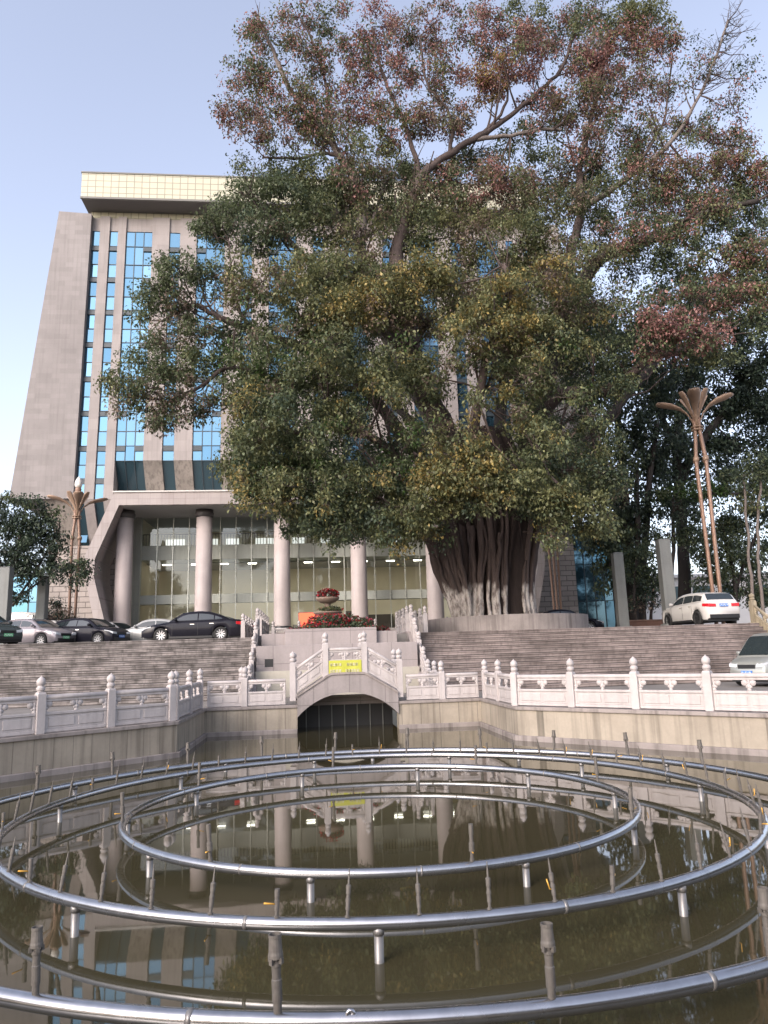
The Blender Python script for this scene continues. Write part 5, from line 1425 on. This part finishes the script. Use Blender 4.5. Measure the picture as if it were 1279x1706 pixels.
# the heavy lower crown: a front, a middle and a back layer
rg = random.Random(77)
for layer, (Y0, n, od) in enumerate(((31.5, 0, .85), (35.5, 0, .9), (43, 0, 1.0))):
    y = 470
    while y < 885:
        lo = 500 + (abs(y - 620) * 0.03) - (60 if y > 640 else 0) - (50 if 680 < y < 800 else 0); hi = 985 + 30 * math.sin(y / 60)
        x = lo + rg.uniform(0, 40) + layer * 20
        while x < hi:
            # gaps through which the tower shows
            gap = any(abs(x - gx) < gr and abs(y - gy) < gr for gx, gy, gr in ((790, 625, 46), (825, 705, 44), (600, 560, 30), (690, 775, 34), (590, 760, 32), (520, 700, 26), (640, 690, 30), (745, 690, 24), (700, 560, 22), (900, 590, 24), (570, 640, 22)))
            if not gap or layer == 0 and False:
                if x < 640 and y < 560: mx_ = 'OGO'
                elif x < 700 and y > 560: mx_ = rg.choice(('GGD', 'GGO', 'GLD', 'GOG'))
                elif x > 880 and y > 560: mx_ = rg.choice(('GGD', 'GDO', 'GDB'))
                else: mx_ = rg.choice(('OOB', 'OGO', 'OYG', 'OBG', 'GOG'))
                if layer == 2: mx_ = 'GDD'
                low = 880 - 22 * abs(math.sin(x / 47.0)) - (30 if 730 < x < 910 else 0)
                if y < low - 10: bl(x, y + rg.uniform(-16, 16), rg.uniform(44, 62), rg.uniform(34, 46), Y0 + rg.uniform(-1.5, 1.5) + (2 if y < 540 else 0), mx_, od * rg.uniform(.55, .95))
            x += rg.uniform(66, 92) * (1.25 if layer == 2 else 1)
        y += rg.uniform(48, 62)
for a in ((440, 690, 52, 40, 32.6, 'GGD', .9), (420, 740, 54, 40, 32.4, 'GGO', .9), (400, 785, 40, 32, 32.2, 'GO', .8), (450, 800, 52, 36, 32, 'GGO', .9), (520, 790, 56, 40, 31.8, 'GGL', 1), (545, 838, 56, 36, 31.2, 'DGG', 1), (530, 868, 36, 26, 31, 'DG', .9), (600, 850, 46, 30, 31, 'DGG', .9), (660, 870, 40, 34, 30.6, 'GOO', 1),
          (640, 895, 26, 18, 30.6, 'OG', .8), (700, 845, 52, 44, 30, 'OOG', 1.05), (745, 790, 56, 40, 29.4, 'YOO', 1.1), (790, 765, 50, 36, 29.2, 'OYO', 1.05), (780, 815, 60, 34, 29.4, 'OOY', 1.05), (850, 815, 60, 32, 29.6, 'OOG', 1.05), (920, 835, 60, 40, 29.8, 'OOG', 1.05), (980, 850, 44, 36, 30, 'OGO', 1), (1010, 880, 26, 24, 30, 'OG', .7),
          (840, 490, 60, 40, 30.5, 'YOO', 1.05), (800, 540, 66, 40, 30.2, 'YOO', 1.05), (880, 545, 60, 36, 30.5, 'OOY', .95), (930, 455, 50, 36, 31, 'YOB', .95), (700, 470, 66, 44, 31.5, 'YOO', 1), (620, 500, 56, 40, 31.8, 'OYO', 1), (560, 520, 50, 34, 32, 'OOY', .95)): bl(*a)
# right side
for a in ((1000, 500, 62, 44, 34, 'GGB', .9), (1010, 580, 60, 44, 33.5, 'GGD', .85), (1070, 520, 60, 36, 31.5, 'GRG', .85), (1110, 545, 66, 32, 30.5, 'RRG', 1), (1170, 555, 56, 34, 30.4, 'RGR', .95), (1100, 580, 56, 28, 31, 'GRG', .85), (1060, 440, 60, 36, 34.5, 'GGD', .8), (1130, 430, 70, 36, 34, 'GDG', .8), (1210, 440, 70, 36, 33.5, 'ROG', .95),
          (1265, 430, 50, 40, 33, 'GRO', .95), (1170, 490, 66, 36, 33, 'GGR', .85), (1240, 500, 60, 40, 32.5, 'OGR', .95), (1275, 540, 40, 36, 32.5, 'GGD', .9), (1090, 390, 60, 34, 35, 'GDG', .7), (1180, 390, 66, 34, 34.5, 'GGD', .7), (1260, 385, 50, 34, 34.5, 'GGD', .85), (1180, 600, 50, 30, 31.5, 'OGG', .8), (1010, 650, 50, 40, 33.5, 'OGD', .8), (1000, 730, 50, 46, 33, 'GDO', .85), (1000, 800, 46, 40, 32, 'GDO', .9)): bl(*a)
for a in ((500, 300, 60, 26, 37.5, 'GOG', .8), (580, 300, 60, 30, 38, 'OGB', .8), (660, 300, 60, 30, 38.5, 'GOG', .7), (740, 285, 60, 26, 39, 'OBG', .6), (820, 330, 60, 40, 39, 'OGB', .7), (450, 300, 40, 22, 37, 'GG', .7), (560, 345, 60, 34, 38, 'OGG', .8), (650, 350, 60, 34, 38.5, 'GOG', .7), (740, 350, 60, 34, 38.5, 'OGB', .7), (900, 300, 60, 40, 39, 'GBG', .6), (980, 310, 60, 40, 38.5, 'GG', .55), (1060, 260, 60, 34, 38, 'GRG', .55), (1000, 400, 60, 40, 38, 'GG', .6), (1100, 340, 60, 40, 38, 'GRG', .6), (1180, 330, 60, 40, 38, 'GGB', .6), (1250, 320, 60, 40, 37, 'GGR', .6)): bl(*a)
# ragged drooping sprays along the lower rim and over the faces of the big masses
for x in range(395, 1015, 17):
    ye = (790 + (x - 395) * 0.65 if x < 520 else 872 - 10 * math.sin(x / 31.0)) + rg.uniform(-14, 16)
    if 640 < x < 700: ye += 22
    if 735 < x < 905: ye -= 34
    bl(x, ye, rg.uniform(11, 19), rg.uniform(16, 30), 30.5 + rg.uniform(-1, 1.5), rg.choice(('OOG', 'GOG', 'OYG', 'GGD')), rg.uniform(.5, .9))
for q in range(150):
    x, y = rg.uniform(390, 1010), rg.uniform(420, 850)
    if any(abs(x - gx) < 34 and abs(y - gy) < 30 for gx, gy in ((790, 625), (825, 705), (690, 775), (590, 760), (640, 690), (520, 700))): continue
    bl(x, y, rg.uniform(14, 26), rg.uniform(12, 26), 28.6 + rg.uniform(0, 3) + (2.5 if y < 540 else 0), rg.choice(('OOY', 'OGO', 'GOG', 'OYO', 'BOG', 'GGO', 'LOG')), rg.uniform(.35, .7))
for q in range(90):
    x, y = rg.uniform(400, 1240), rg.uniform(20, 400)
    if x > 1130 and y < 210: continue
    bl(x, y, rg.uniform(12, 24), rg.uniform(10, 22), 35 + rg.uniform(-2, 4), rg.choice(('ROG', 'GOB', 'RGB', 'OGO', 'RRB', 'GGO')), rg.uniform(.3, .6))
for a in ((1010, 425, 44, 26, 33.6, 'GOB', .8), (1060, 400, 50, 26, 33.4, 'GRO', .8), (1120, 385, 50, 24, 33.4, 'GOR', .8), (1190, 350, 50, 26, 33.2, 'ROG', .8), (980, 250, 40, 50, 36, 'GRB', .6), (960, 330, 40, 40, 35.6, 'GOB', .6), (690, 330, 40, 40, 36, 'OGB', .6), (1180, 110, 40, 50, 35.6, 'GRB', .16), (1215, 160, 40, 40, 35.6, 'KRG', .2), (1240, 90, 30, 40, 36, 'KG', .12)): bl(*a)
lv = Leaves(); br = MB()
NLEAF = 0
for b_ in BL: b_ = b_[:6] + (b_[6] * (1.35 if b_[1] < 300 and b_[6] > .3 else 1.1),); grow(lv, br, b_, limbs, leaf=0.155, od=1.85, origin=TB)
lv.build('crown', tree); print('leaves', sum(len(p) for p in lv.P))
# near-bare spray at the top right
rs = random.Random(4)
L = limbs[16]
for i in range(20, len(L)):
    for q in range(3):
        p, r = L[i]; e = p + Vector((rs.uniform(-0.4, 1.9), rs.uniform(-0.9, 0.9), rs.uniform(0.1, 1.5))); e2 = e + Vector((rs.uniform(-.3, .7), rs.uniform(-.3, .3), rs.uniform(0.1, .8)))
        br.tube([p - TB, p.lerp(e, .5) + Vector((0, 0, -.1)) - TB, e - TB, e2 - TB], [0.028, 0.022, 0.015, 0.007], 5, cap=False)
        for w_ in range(3):
            s_ = p.lerp(e, rs.uniform(.4, 1)); f_ = s_ + Vector((rs.uniform(-.5, .6), rs.uniform(-.4, .4), rs.uniform(0, .7)))
            br.tube([s_ - TB, f_ - TB], [0.013, 0.006], 4, cap=False)
# side branches forking off every limb
for L in limbs:
    for i in range(int(len(L) * 0.35), len(L)):
        if rs.random() < 0.45: continue
        p, r = L[i]; dirv = (L[min(i + 1, len(L) - 1)][0] - L[i - 1][0]).normalized()
        out = (Vector((rs.uniform(-1, 1), rs.uniform(-1, 1), rs.uniform(-0.25, 0.9))) + dirv * 0.7).normalized(); ln = rs.uniform(0.5, 1.0) * min(3.2, 0.7 + r * 14)
        rr = min(r * 0.5, 0.075); a = p + out * ln * 0.5 + Vector((0, 0, -0.08 * ln)); e = p + out * ln + Vector((0, 0, 0.15 * ln))
        br.tube([p - TB, a - TB, e - TB], [rr, rr * 0.7, rr * 0.4], 6, cap=False)
        for q in range(2):
            s_ = p.lerp(e, rs.uniform(0.4, 0.95)); f_ = s_ + (out + Vector((rs.uniform(-1, 1), rs.uniform(-1, 1), rs.uniform(-.3, .9)))).normalized() * rs.uniform(0.6, 1.5)
            br.tube([s_ - TB, s_.lerp(f_, .5) + Vector((0, 0, .06)) - TB, f_ - TB], [rr * 0.42, rr * 0.3, 0.008], 5, cap=False)
br.build('branches', MAT['bark'], tree)
# hanging aerial root strands under the crown
for q in range(46):
    m = MB()
    px = rs.uniform(620, 1010); py = rs.uniform(640, 850); p = at(px, py, Y=rs.uniform(33, 39)); ln = rs.uniform(1.0, 3.0)
    m.tube([p - TB, p + Vector((rs.uniform(-.15, .15), 0, -ln * .5)) - TB, p + Vector((rs.uniform(-.2, .2), 0, -ln)) - TB], [0.015, 0.012, 0.008], 4, cap=False)
    m.build('root_strand', MAT['bark'], tree)


# ------------------------------------------------------------------ other trees
def small_tree(name, label, base, stems, blobs, leaf=0.26, od=1.8, bark='bark_dark', group=None, sub_px=17, cat='tree', boost=1.0):
    """base (px, Y); stems: pixel polylines with px radii; blobs as for the big tree"""
    b = at(base[0], 1040, Y=base[1]); b.z = base[2] if len(base) > 2 else ZP
    t = thing(name, label, cat, b, 0, group); Ls = []
    m = MB()
    for pts, r0, r1 in stems:
        L = limb_pts(pts, r0, r1); Ls.append(L); m.tube([p - b for p, r in L], [r for p, r in L], 8)
    m.build('trunk', MAT[bark], t)
    lv = Leaves(); br = MB()
    for bb in blobs: bb = bb[:6] + (bb[6] * boost,); grow(lv, br, bb, Ls, leaf=leaf, od=od, origin=b, sub_px=sub_px)
    lv.build('crown', t); br.build('branches', MAT[bark], t)
    return t
G2 = 'dark trees behind the plaza at the right'
small_tree('fig_tree', 'dark fig tree with several bundled stems, just right of the tree planter', (1055, 46), [([(1050, 1045, 46), (1048, 930, 46), (1040, 820, 46), (1030, 700, 46), (1040, 600, 46)], 15, 5), ([(1066, 1045, 46), (1072, 940, 46), (1080, 820, 46), (1095, 700, 46)], 11, 4), ([(1032, 1045, 45.5), (1022, 950, 45.5), (1005, 850, 45.5), (1000, 740, 45)], 8, 3), ([(1058, 1040, 45), (1062, 900, 45), (1060, 780, 45)], 8, 4)],
           [(1040, 700, 60, 50, 46, 'DKD', .62), (1075, 640, 60, 46, 46, 'DKG', .55), (1020, 780, 46, 46, 45.5, 'DG', .6), (1090, 740, 56, 46, 46.5, 'DKD', .62), (1050, 830, 60, 40, 46, 'DK', .62), (1040, 600, 56, 40, 46, 'DG', .6), (1105, 690, 46, 40, 47, 'DK', .5), (1030, 905, 40, 40, 45.5, 'DG', .5), (1055, 870, 50, 36, 46, 'DK', .8), (1000, 900, 30, 50, 45, 'DG', .6), (1010, 960, 30, 40, 46, 'DG', .5), (1000, 640, 50, 50, 47, 'DG', .6), (1060, 560, 60, 50, 48, 'DG', .6), (980, 560, 60, 50, 47, 'DG', .6), (1120, 640, 60, 50, 48, 'DK', .6), (1090, 800, 50, 40, 47, 'DK', .6)], group=G2, boost=2.0)
small_tree('fig_tree', 'tall dark fig tree behind the right lotus lamp with a thick blackish trunk', (1140, 50), [([(1142, 1030, 50), (1138, 920, 50), (1132, 820, 50), (1128, 740, 50), (1140, 660, 50), (1160, 590, 50)], 13, 7), ([(1130, 800, 50), (1180, 720, 50), (1230, 660, 50), (1279, 600, 49)], 11, 5), ([(1130, 760, 50), (1100, 690, 50), (1080, 620, 50)], 9, 4)],
           [(1150, 600, 60, 40, 50, 'DKG', .7), (1210, 620, 60, 46, 50, 'DKD', .75), (1265, 600, 50, 50, 49.5, 'DK', .8), (1130, 660, 56, 40, 50, 'DK', .6), (1190, 680, 60, 40, 50.5, 'DK', .75), (1250, 680, 56, 44, 50, 'KD', .75), (1160, 740, 60, 40, 50.5, 'DK', .65), (1225, 750, 60, 40, 51, 'DK', .6), (1275, 760, 46, 50, 50, 'DK', .6), (1110, 770, 50, 40, 50, 'KD', .8), (1260, 530, 50, 40, 49, 'DG', .8), (1150, 530, 56, 36, 49, 'DG', .6), (1090, 560, 50, 36, 49, 'DG', .6), (1200, 560, 60, 40, 51, 'DG', .7), (1270, 680, 50, 50, 51, 'DK', .7), (1180, 790, 60, 30, 51, 'DK', .6), (1250, 810, 50, 30, 51, 'DK', .6), (1270, 470, 50, 50, 49, 'DG', .7), (1200, 490, 60, 40, 50, 'DG', .6), (1120, 480, 60, 40, 49, 'DG', .6), (1150, 840, 50, 30, 52, 'DG', .5), (1160, 900, 40, 40, 53, 'DG', .35)], group=G2, boost=2.0)
small_tree('clipped_tree', 'clipped tree with flat bright green tiers beside the right lotus lamp', (1120, 44), [([(1118, 1040, 44), (1120, 940, 44), (1122, 830, 44)], 5, 3), ([(1122, 850, 44), (1170, 825, 44), (1230, 822, 44)], 4, 2)],
           [(1130, 822, 56, 14, 44, 'LLG', 1.5), (1180, 820, 50, 12, 44, 'LGL', 1.2), (1245, 818, 46, 14, 44, 'LGG', 1.1), (1130, 850, 44, 24, 44, 'DK', 1.1), (1110, 890, 46, 26, 44, 'DKG', 1.0), (1160, 895, 46, 18, 44, 'DGD', 1.0)], leaf=0.17, group=G2, sub_px=12)
small_tree('fig_tree', 'dark spreading tree at the right edge behind the white car', (1225, 47), [([(1222, 1040, 47), (1226, 985, 47), (1215, 930, 47), (1200, 870, 47)], 5, 3), ([(1226, 980, 47), (1250, 910, 47), (1275, 860, 47)], 4, 2)],
           [(1205, 890, 46, 30, 47, 'DG', .9), (1250, 870, 50, 34, 47, 'DGK', .8), (1215, 935, 44, 32, 47, 'DG', .95), (1265, 930, 40, 44, 47.5, 'DKG', .75), (1240, 985, 44, 26, 48, 'DG', .7), (1180, 950, 30, 34, 47, 'DG', .7), (1195, 1000, 24, 20, 48, 'DG', .5), (1275, 990, 30, 30, 47, 'GD', .8)], leaf=0.2, group=G2, boost=1.5)
small_tree('slender_tree', 'slender tree with two pale grey stems at the right edge', (1262, 38), [([(1262, 1040, 38), (1250, 960, 38), (1245, 890, 38), (1238, 800, 38)], 3.5, 2.2), ([(1275, 1040, 38), (1266, 960, 38), (1262, 880, 38), (1268, 790, 38)], 3.5, 2.2)],
           [(1240, 790, 36, 26, 38, 'GD', .55), (1270, 775, 30, 26, 38, 'GD', .55), (1255, 835, 26, 16, 38, 'GO', .35)], bark='bark_pale', leaf=0.16, group=G2, boost=2.0)
small_tree('bushy_shrub', 'dark bushy shrub of hanging stems between the two right stone pillars', (1072, 42, ZP + 0.6), [([(1060, 1035, 42), (1056, 980, 42), (1062, 920, 42)], 3, 2), ([(1072, 1035, 42), (1074, 960, 42)], 3, 2), ([(1084, 1035, 42), (1088, 960, 42)], 3, 2)],
           [(1070, 930, 34, 24, 42, 'DGD', 1.3), (1062, 965, 30, 30, 42, 'DGK', 1.2), (1086, 968, 28, 30, 42, 'DGK', 1.2), (1072, 1000, 34, 20, 42, 'DKB', .7)], leaf=0.17, cat='shrub', sub_px=11)
p = at(1072, 1040, Y=42.0)
t = thing('shrub_planter', 'rusty brown planter box under the dark bushy shrub', 'planter', (p.x, 42, ZP)); m = MB(); m.box((-1.15, -0.7, 0), (1.15, 0.7, 0.55)); m.build('box', plain('rusty_planter', (0.12, 0.06, 0.04), 0.8, var=0.4, scale=3), t, bevel=0.02)
m = MB(); m.box((-1.2, -0.75, 0.55), (1.2, 0.75, 0.62)); m.build('rim', plain('rusty_rim', (0.15, 0.09, 0.065), 0.8, var=0.3), t, bevel=0.01)
small_tree('clipped_tree', 'dark layered tree with flat pads of foliage at the left edge above the parked cars', (10, 42), [([(8, 1045, 42), (14, 980, 42), (30, 920, 42), (40, 860, 42)], 5, 3), ([(20, 1010, 42), (60, 950, 42), (95, 890, 42), (100, 870, 42)], 2.4, 1.2), ([(30, 1000, 42), (70, 965, 42), (120, 945, 42)], 2.2, 1.2), ([(14, 970, 42), (-20, 900, 42), (-40, 850, 42)], 4, 2)],
           [(a_, b_, c_, d_ * 0.72, e_, f_, g_) for a_, b_, c_, d_, e_, f_, g_ in [(5, 830, 22, 16, 42, 'DG', .7), (40, 840, 44, 16, 42, 'DGK', 1.1), (20, 870, 52, 24, 42, 'DKD', 1.1), (70, 880, 26, 22, 42, 'DGK', .9), (55, 910, 52, 22, 42, 'KD', 1), (15, 920, 44, 26, 42, 'KD', 1), (100, 915, 18, 14, 42, 'DB', .55), (115, 945, 40, 15, 41.6, 'DKG', 1.15), (80, 955, 44, 16, 41.8, 'KD', 1), (35, 960, 40, 20, 42, 'KD', .9), (35, 995, 34, 16, 42, 'KD', .8), (135, 955, 22, 14, 41.5, 'DG', .8), (65, 860, 36, 18, 42.4, 'DG', 1), (90, 900, 30, 20, 42.3, 'DK', 1), (40, 890, 56, 30, 42.6, 'DK', 1.2), (20, 945, 50, 24, 42.6, 'DK', 1.2), (60, 935, 50, 20, 42.5, 'KD', 1.1), (-30, 860, 40, 40, 42, 'KD', 1), (120, 968, 26, 10, 41.5, 'KD', .6)]], leaf=0.17, sub_px=11)
small_tree('round_shrub', 'small dark round shrub in front of the left stone wall', (95, 45.5), [([(96, 1055, 45.5), (97, 1020, 45.5)], 2.5, 1.5)], [(94, 1018, 20, 18, 45.5, 'DKB', 1.1), (104, 1028, 18, 14, 45.4, 'DB', .9)], leaf=0.15, cat='shrub', sub_px=9)
# far low white building seen between the trunks at the right
p = at(1150, 975, Y=76.0)
fb = thing('low_building', 'low white building glimpsed far behind the white car, between the tree trunks', 'building', (p.x, 76, ZP)); hz = p.z - ZP + 0.8
m = MB(); m.box((-7, 0, 0), (16, 8, hz)); m.build('wall', plain('white_render', (0.62, 0.6, 0.58), 0.7, var=0.1, scale=0.5), fb)
m = MB(); m.box((-7.4, -0.5, hz), (16.4, 8.4, hz + 0.35)); m.build('roof', plain('pale_roof', (0.5, 0.5, 0.5), 0.6), fb)
for i in range(7):
    m = MB(); m.box((-6.2 + i * 3.2, -0.05, hz - 2.4), (-4.2 + i * 3.2, 0.0, hz - 0.9)); m.build('window', MAT['darkglass'], fb)

# ------------------------------------------------------------------ flowers, tiered urn, red board
FZ = 2.62
fbx = thing('flower_bush', 'mound of red begonias and dark leaves filling the bed above the sunken bay', 'flowers', (0.6, 32.8, FZ)); o = Vector((0.6, 32.8, FZ))
def flower_blob(lv, fl, blobs, leaf=0.09, flo=0.075, od=2.2, o=Vector((0, 0, 0)), mixl='DGD', fmix='F'):
    for (px, py, rx, ry, Y, fr) in blobs:
        c = np.array(at(px, py, Y=Y)); k = Y / FPX; n = int(od * math.pi * rx * ry * k * k / (0.2 * leaf * leaf)); n = max(n, 80)
        q = RNG.normal(size=(n, 3)); q /= np.linalg.norm(q, axis=1)[:, None]; q *= (0.55 + 0.45 * RNG.random(n))[:, None]
        P = c + q * np.array([rx * k, (rx + ry) * .5 * k, ry * k]) - np.array(o)
        lv.clumps(P, np.full(n, leaf * 0.6), 1, leaf * 1.2, MIX(mixl), droop=0)
        f = int(n * fr)
        if f:
            q = RNG.normal(size=(f, 3)); q /= np.linalg.norm(q, axis=1)[:, None]; q *= (0.95 + 0.15 * RNG.random(f))[:, None]
            P = c + q * np.array([rx * k, (rx + ry) * .5 * k, ry * k]) - np.array(o)
            fl.clumps(P, np.full(f, flo * 0.5), 4, flo * 1.2, MIX(fmix), droop=-0.2)
PAL['F'] = (0.42, 0.018, 0.03); PAL['P'] = (0.4, 0.12, 0.16); PAL['H'] = (0.16, 0.03, 0.035)
lv = Leaves(); fl = Leaves()
flower_blob(lv, fl, [(520, 1046, 22, 9, 33.0, .10), (548, 1036, 36, 13, 33.4, .16), (575, 1034, 26, 11, 33.6, .10), (590, 1044, 34, 10, 33.2, .04), (545, 1049, 40, 8, 32.8, .08), (620, 1048, 22, 7, 33.0, .03), (605, 1037, 16, 8, 33.6, .10), (500, 1050, 14, 6, 32.8, .12)], o=o, fmix='FFP')
lv.build('foliage', fbx); fl.build('blossoms', fbx)
for i, (px, py, rx, ry, Y, mx_, lb) in enumerate(((487, 1053, 14, 7, 32.6, 'HPD', 'low clump of dark pink flowers at the left end of the flower bed'), (634, 1051, 16, 7, 32.7, 'HDD', 'low reddish clump of leaves at the right end of the flower bed'))):
    c = at(px, py + ry, Y=Y); t = thing('flower_bush', lb, 'flowers', c); lv = Leaves(); fl = Leaves(); flower_blob(lv, fl, [(px, py, rx, ry, Y, .15)], o=c, mixl=mx_, fmix='FPP' if i == 0 else 'H'); lv.build('foliage', t); fl.build('blossoms', t)
UC = at(546, 1035, Y=34.6); UC.z = FZ
ur = thing('tiered_urn', 'two-tiered stone bowl planter rising from the flower bed', 'urn', UC)
us_ = stone('urn_stone', (0.34, 0.25, 0.2), (0.15, 0.12, 0.1), 0.4, 0.5, 2)
z1 = at(546, 1021, Y=34.6).z - FZ; z2 = at(546, 1000, Y=34.6).z - FZ; k = 34.6 / FPX
m = MB(); m.lathe([(0.35, 0), (0.35, 0.1), (0.22, 0.2), (0.2, z1 - 0.12)], 20); m.build('pedestal', us_, ur)
m = MB(); m.lathe([(0.2, z1 - 0.14), (0.5, z1 - 0.1), (0.66, z1 - 0.02), (0.68, z1 + 0.04), (0.62, z1 + 0.04), (0.56, z1 - 0.02), (0, z1 - 0.04)], 28); m.build('lower_bowl', us_, ur)
m = MB(); m.lathe([(0.16, z1 - 0.05), (0.13, z1 + 0.1), (0.12, z2 - 0.2), (0.18, z2 - 0.14)], 16); m.build('stem', us_, ur)
m = MB(); m.lathe([(0.16, z2 - 0.16), (0.36, z2 - 0.10), (0.53, z2 + 0.03), (0.56, z2 + 0.12), (0.50, z2 + 0.12), (0.4, z2 + 0.04), (0, z2 + 0.02)], 28); m.build('upper_bowl', us_, ur)
for (px, py, rx, ry, mx_, fr, lb) in ((546, 990, 18, 9, 'HDB', .22, 'dome of dark red flowers on top of the tiered urn'), (550, 1015, 20, 6, 'DGO', .03, 'green plants in the lower bowl of the tiered urn')):
    c = at(px, py + ry * .6, Y=34.6); t = thing('potted_flowers', lb, 'flowers', c); lv = Leaves(); fl = Leaves(); flower_blob(lv, fl, [(px, py, rx, ry, 34.6, fr)], o=c, mixl=mx_, fmix='FHF', leaf=0.08); lv.build('foliage', t); fl.build('blossoms', t)
p = at(514, 1045, Y=46.5)
t = thing('led_board', 'glowing red display board standing behind the flower bed', 'display board', (p.x, 46.5, ZP)); kz = at(514, 1020, Y=46.5).z - ZP
m = MB(); m.box((-0.62, 0, 0.5), (0.62, 0.1, kz)); m.build('housing', CM['black'], t)
m = MB(); m.box((-0.6, -0.015, 0.55), (0.75, -0.002, kz - 0.03)); m.build('screen', MAT['led'], t)
m = MB(); m.box((-0.5, 0.02, 0), (-0.42, 0.08, 0.5)); m.box((0.42, 0.02, 0), (0.5, 0.08, 0.5)); m.build('stand', CM['black'], t)
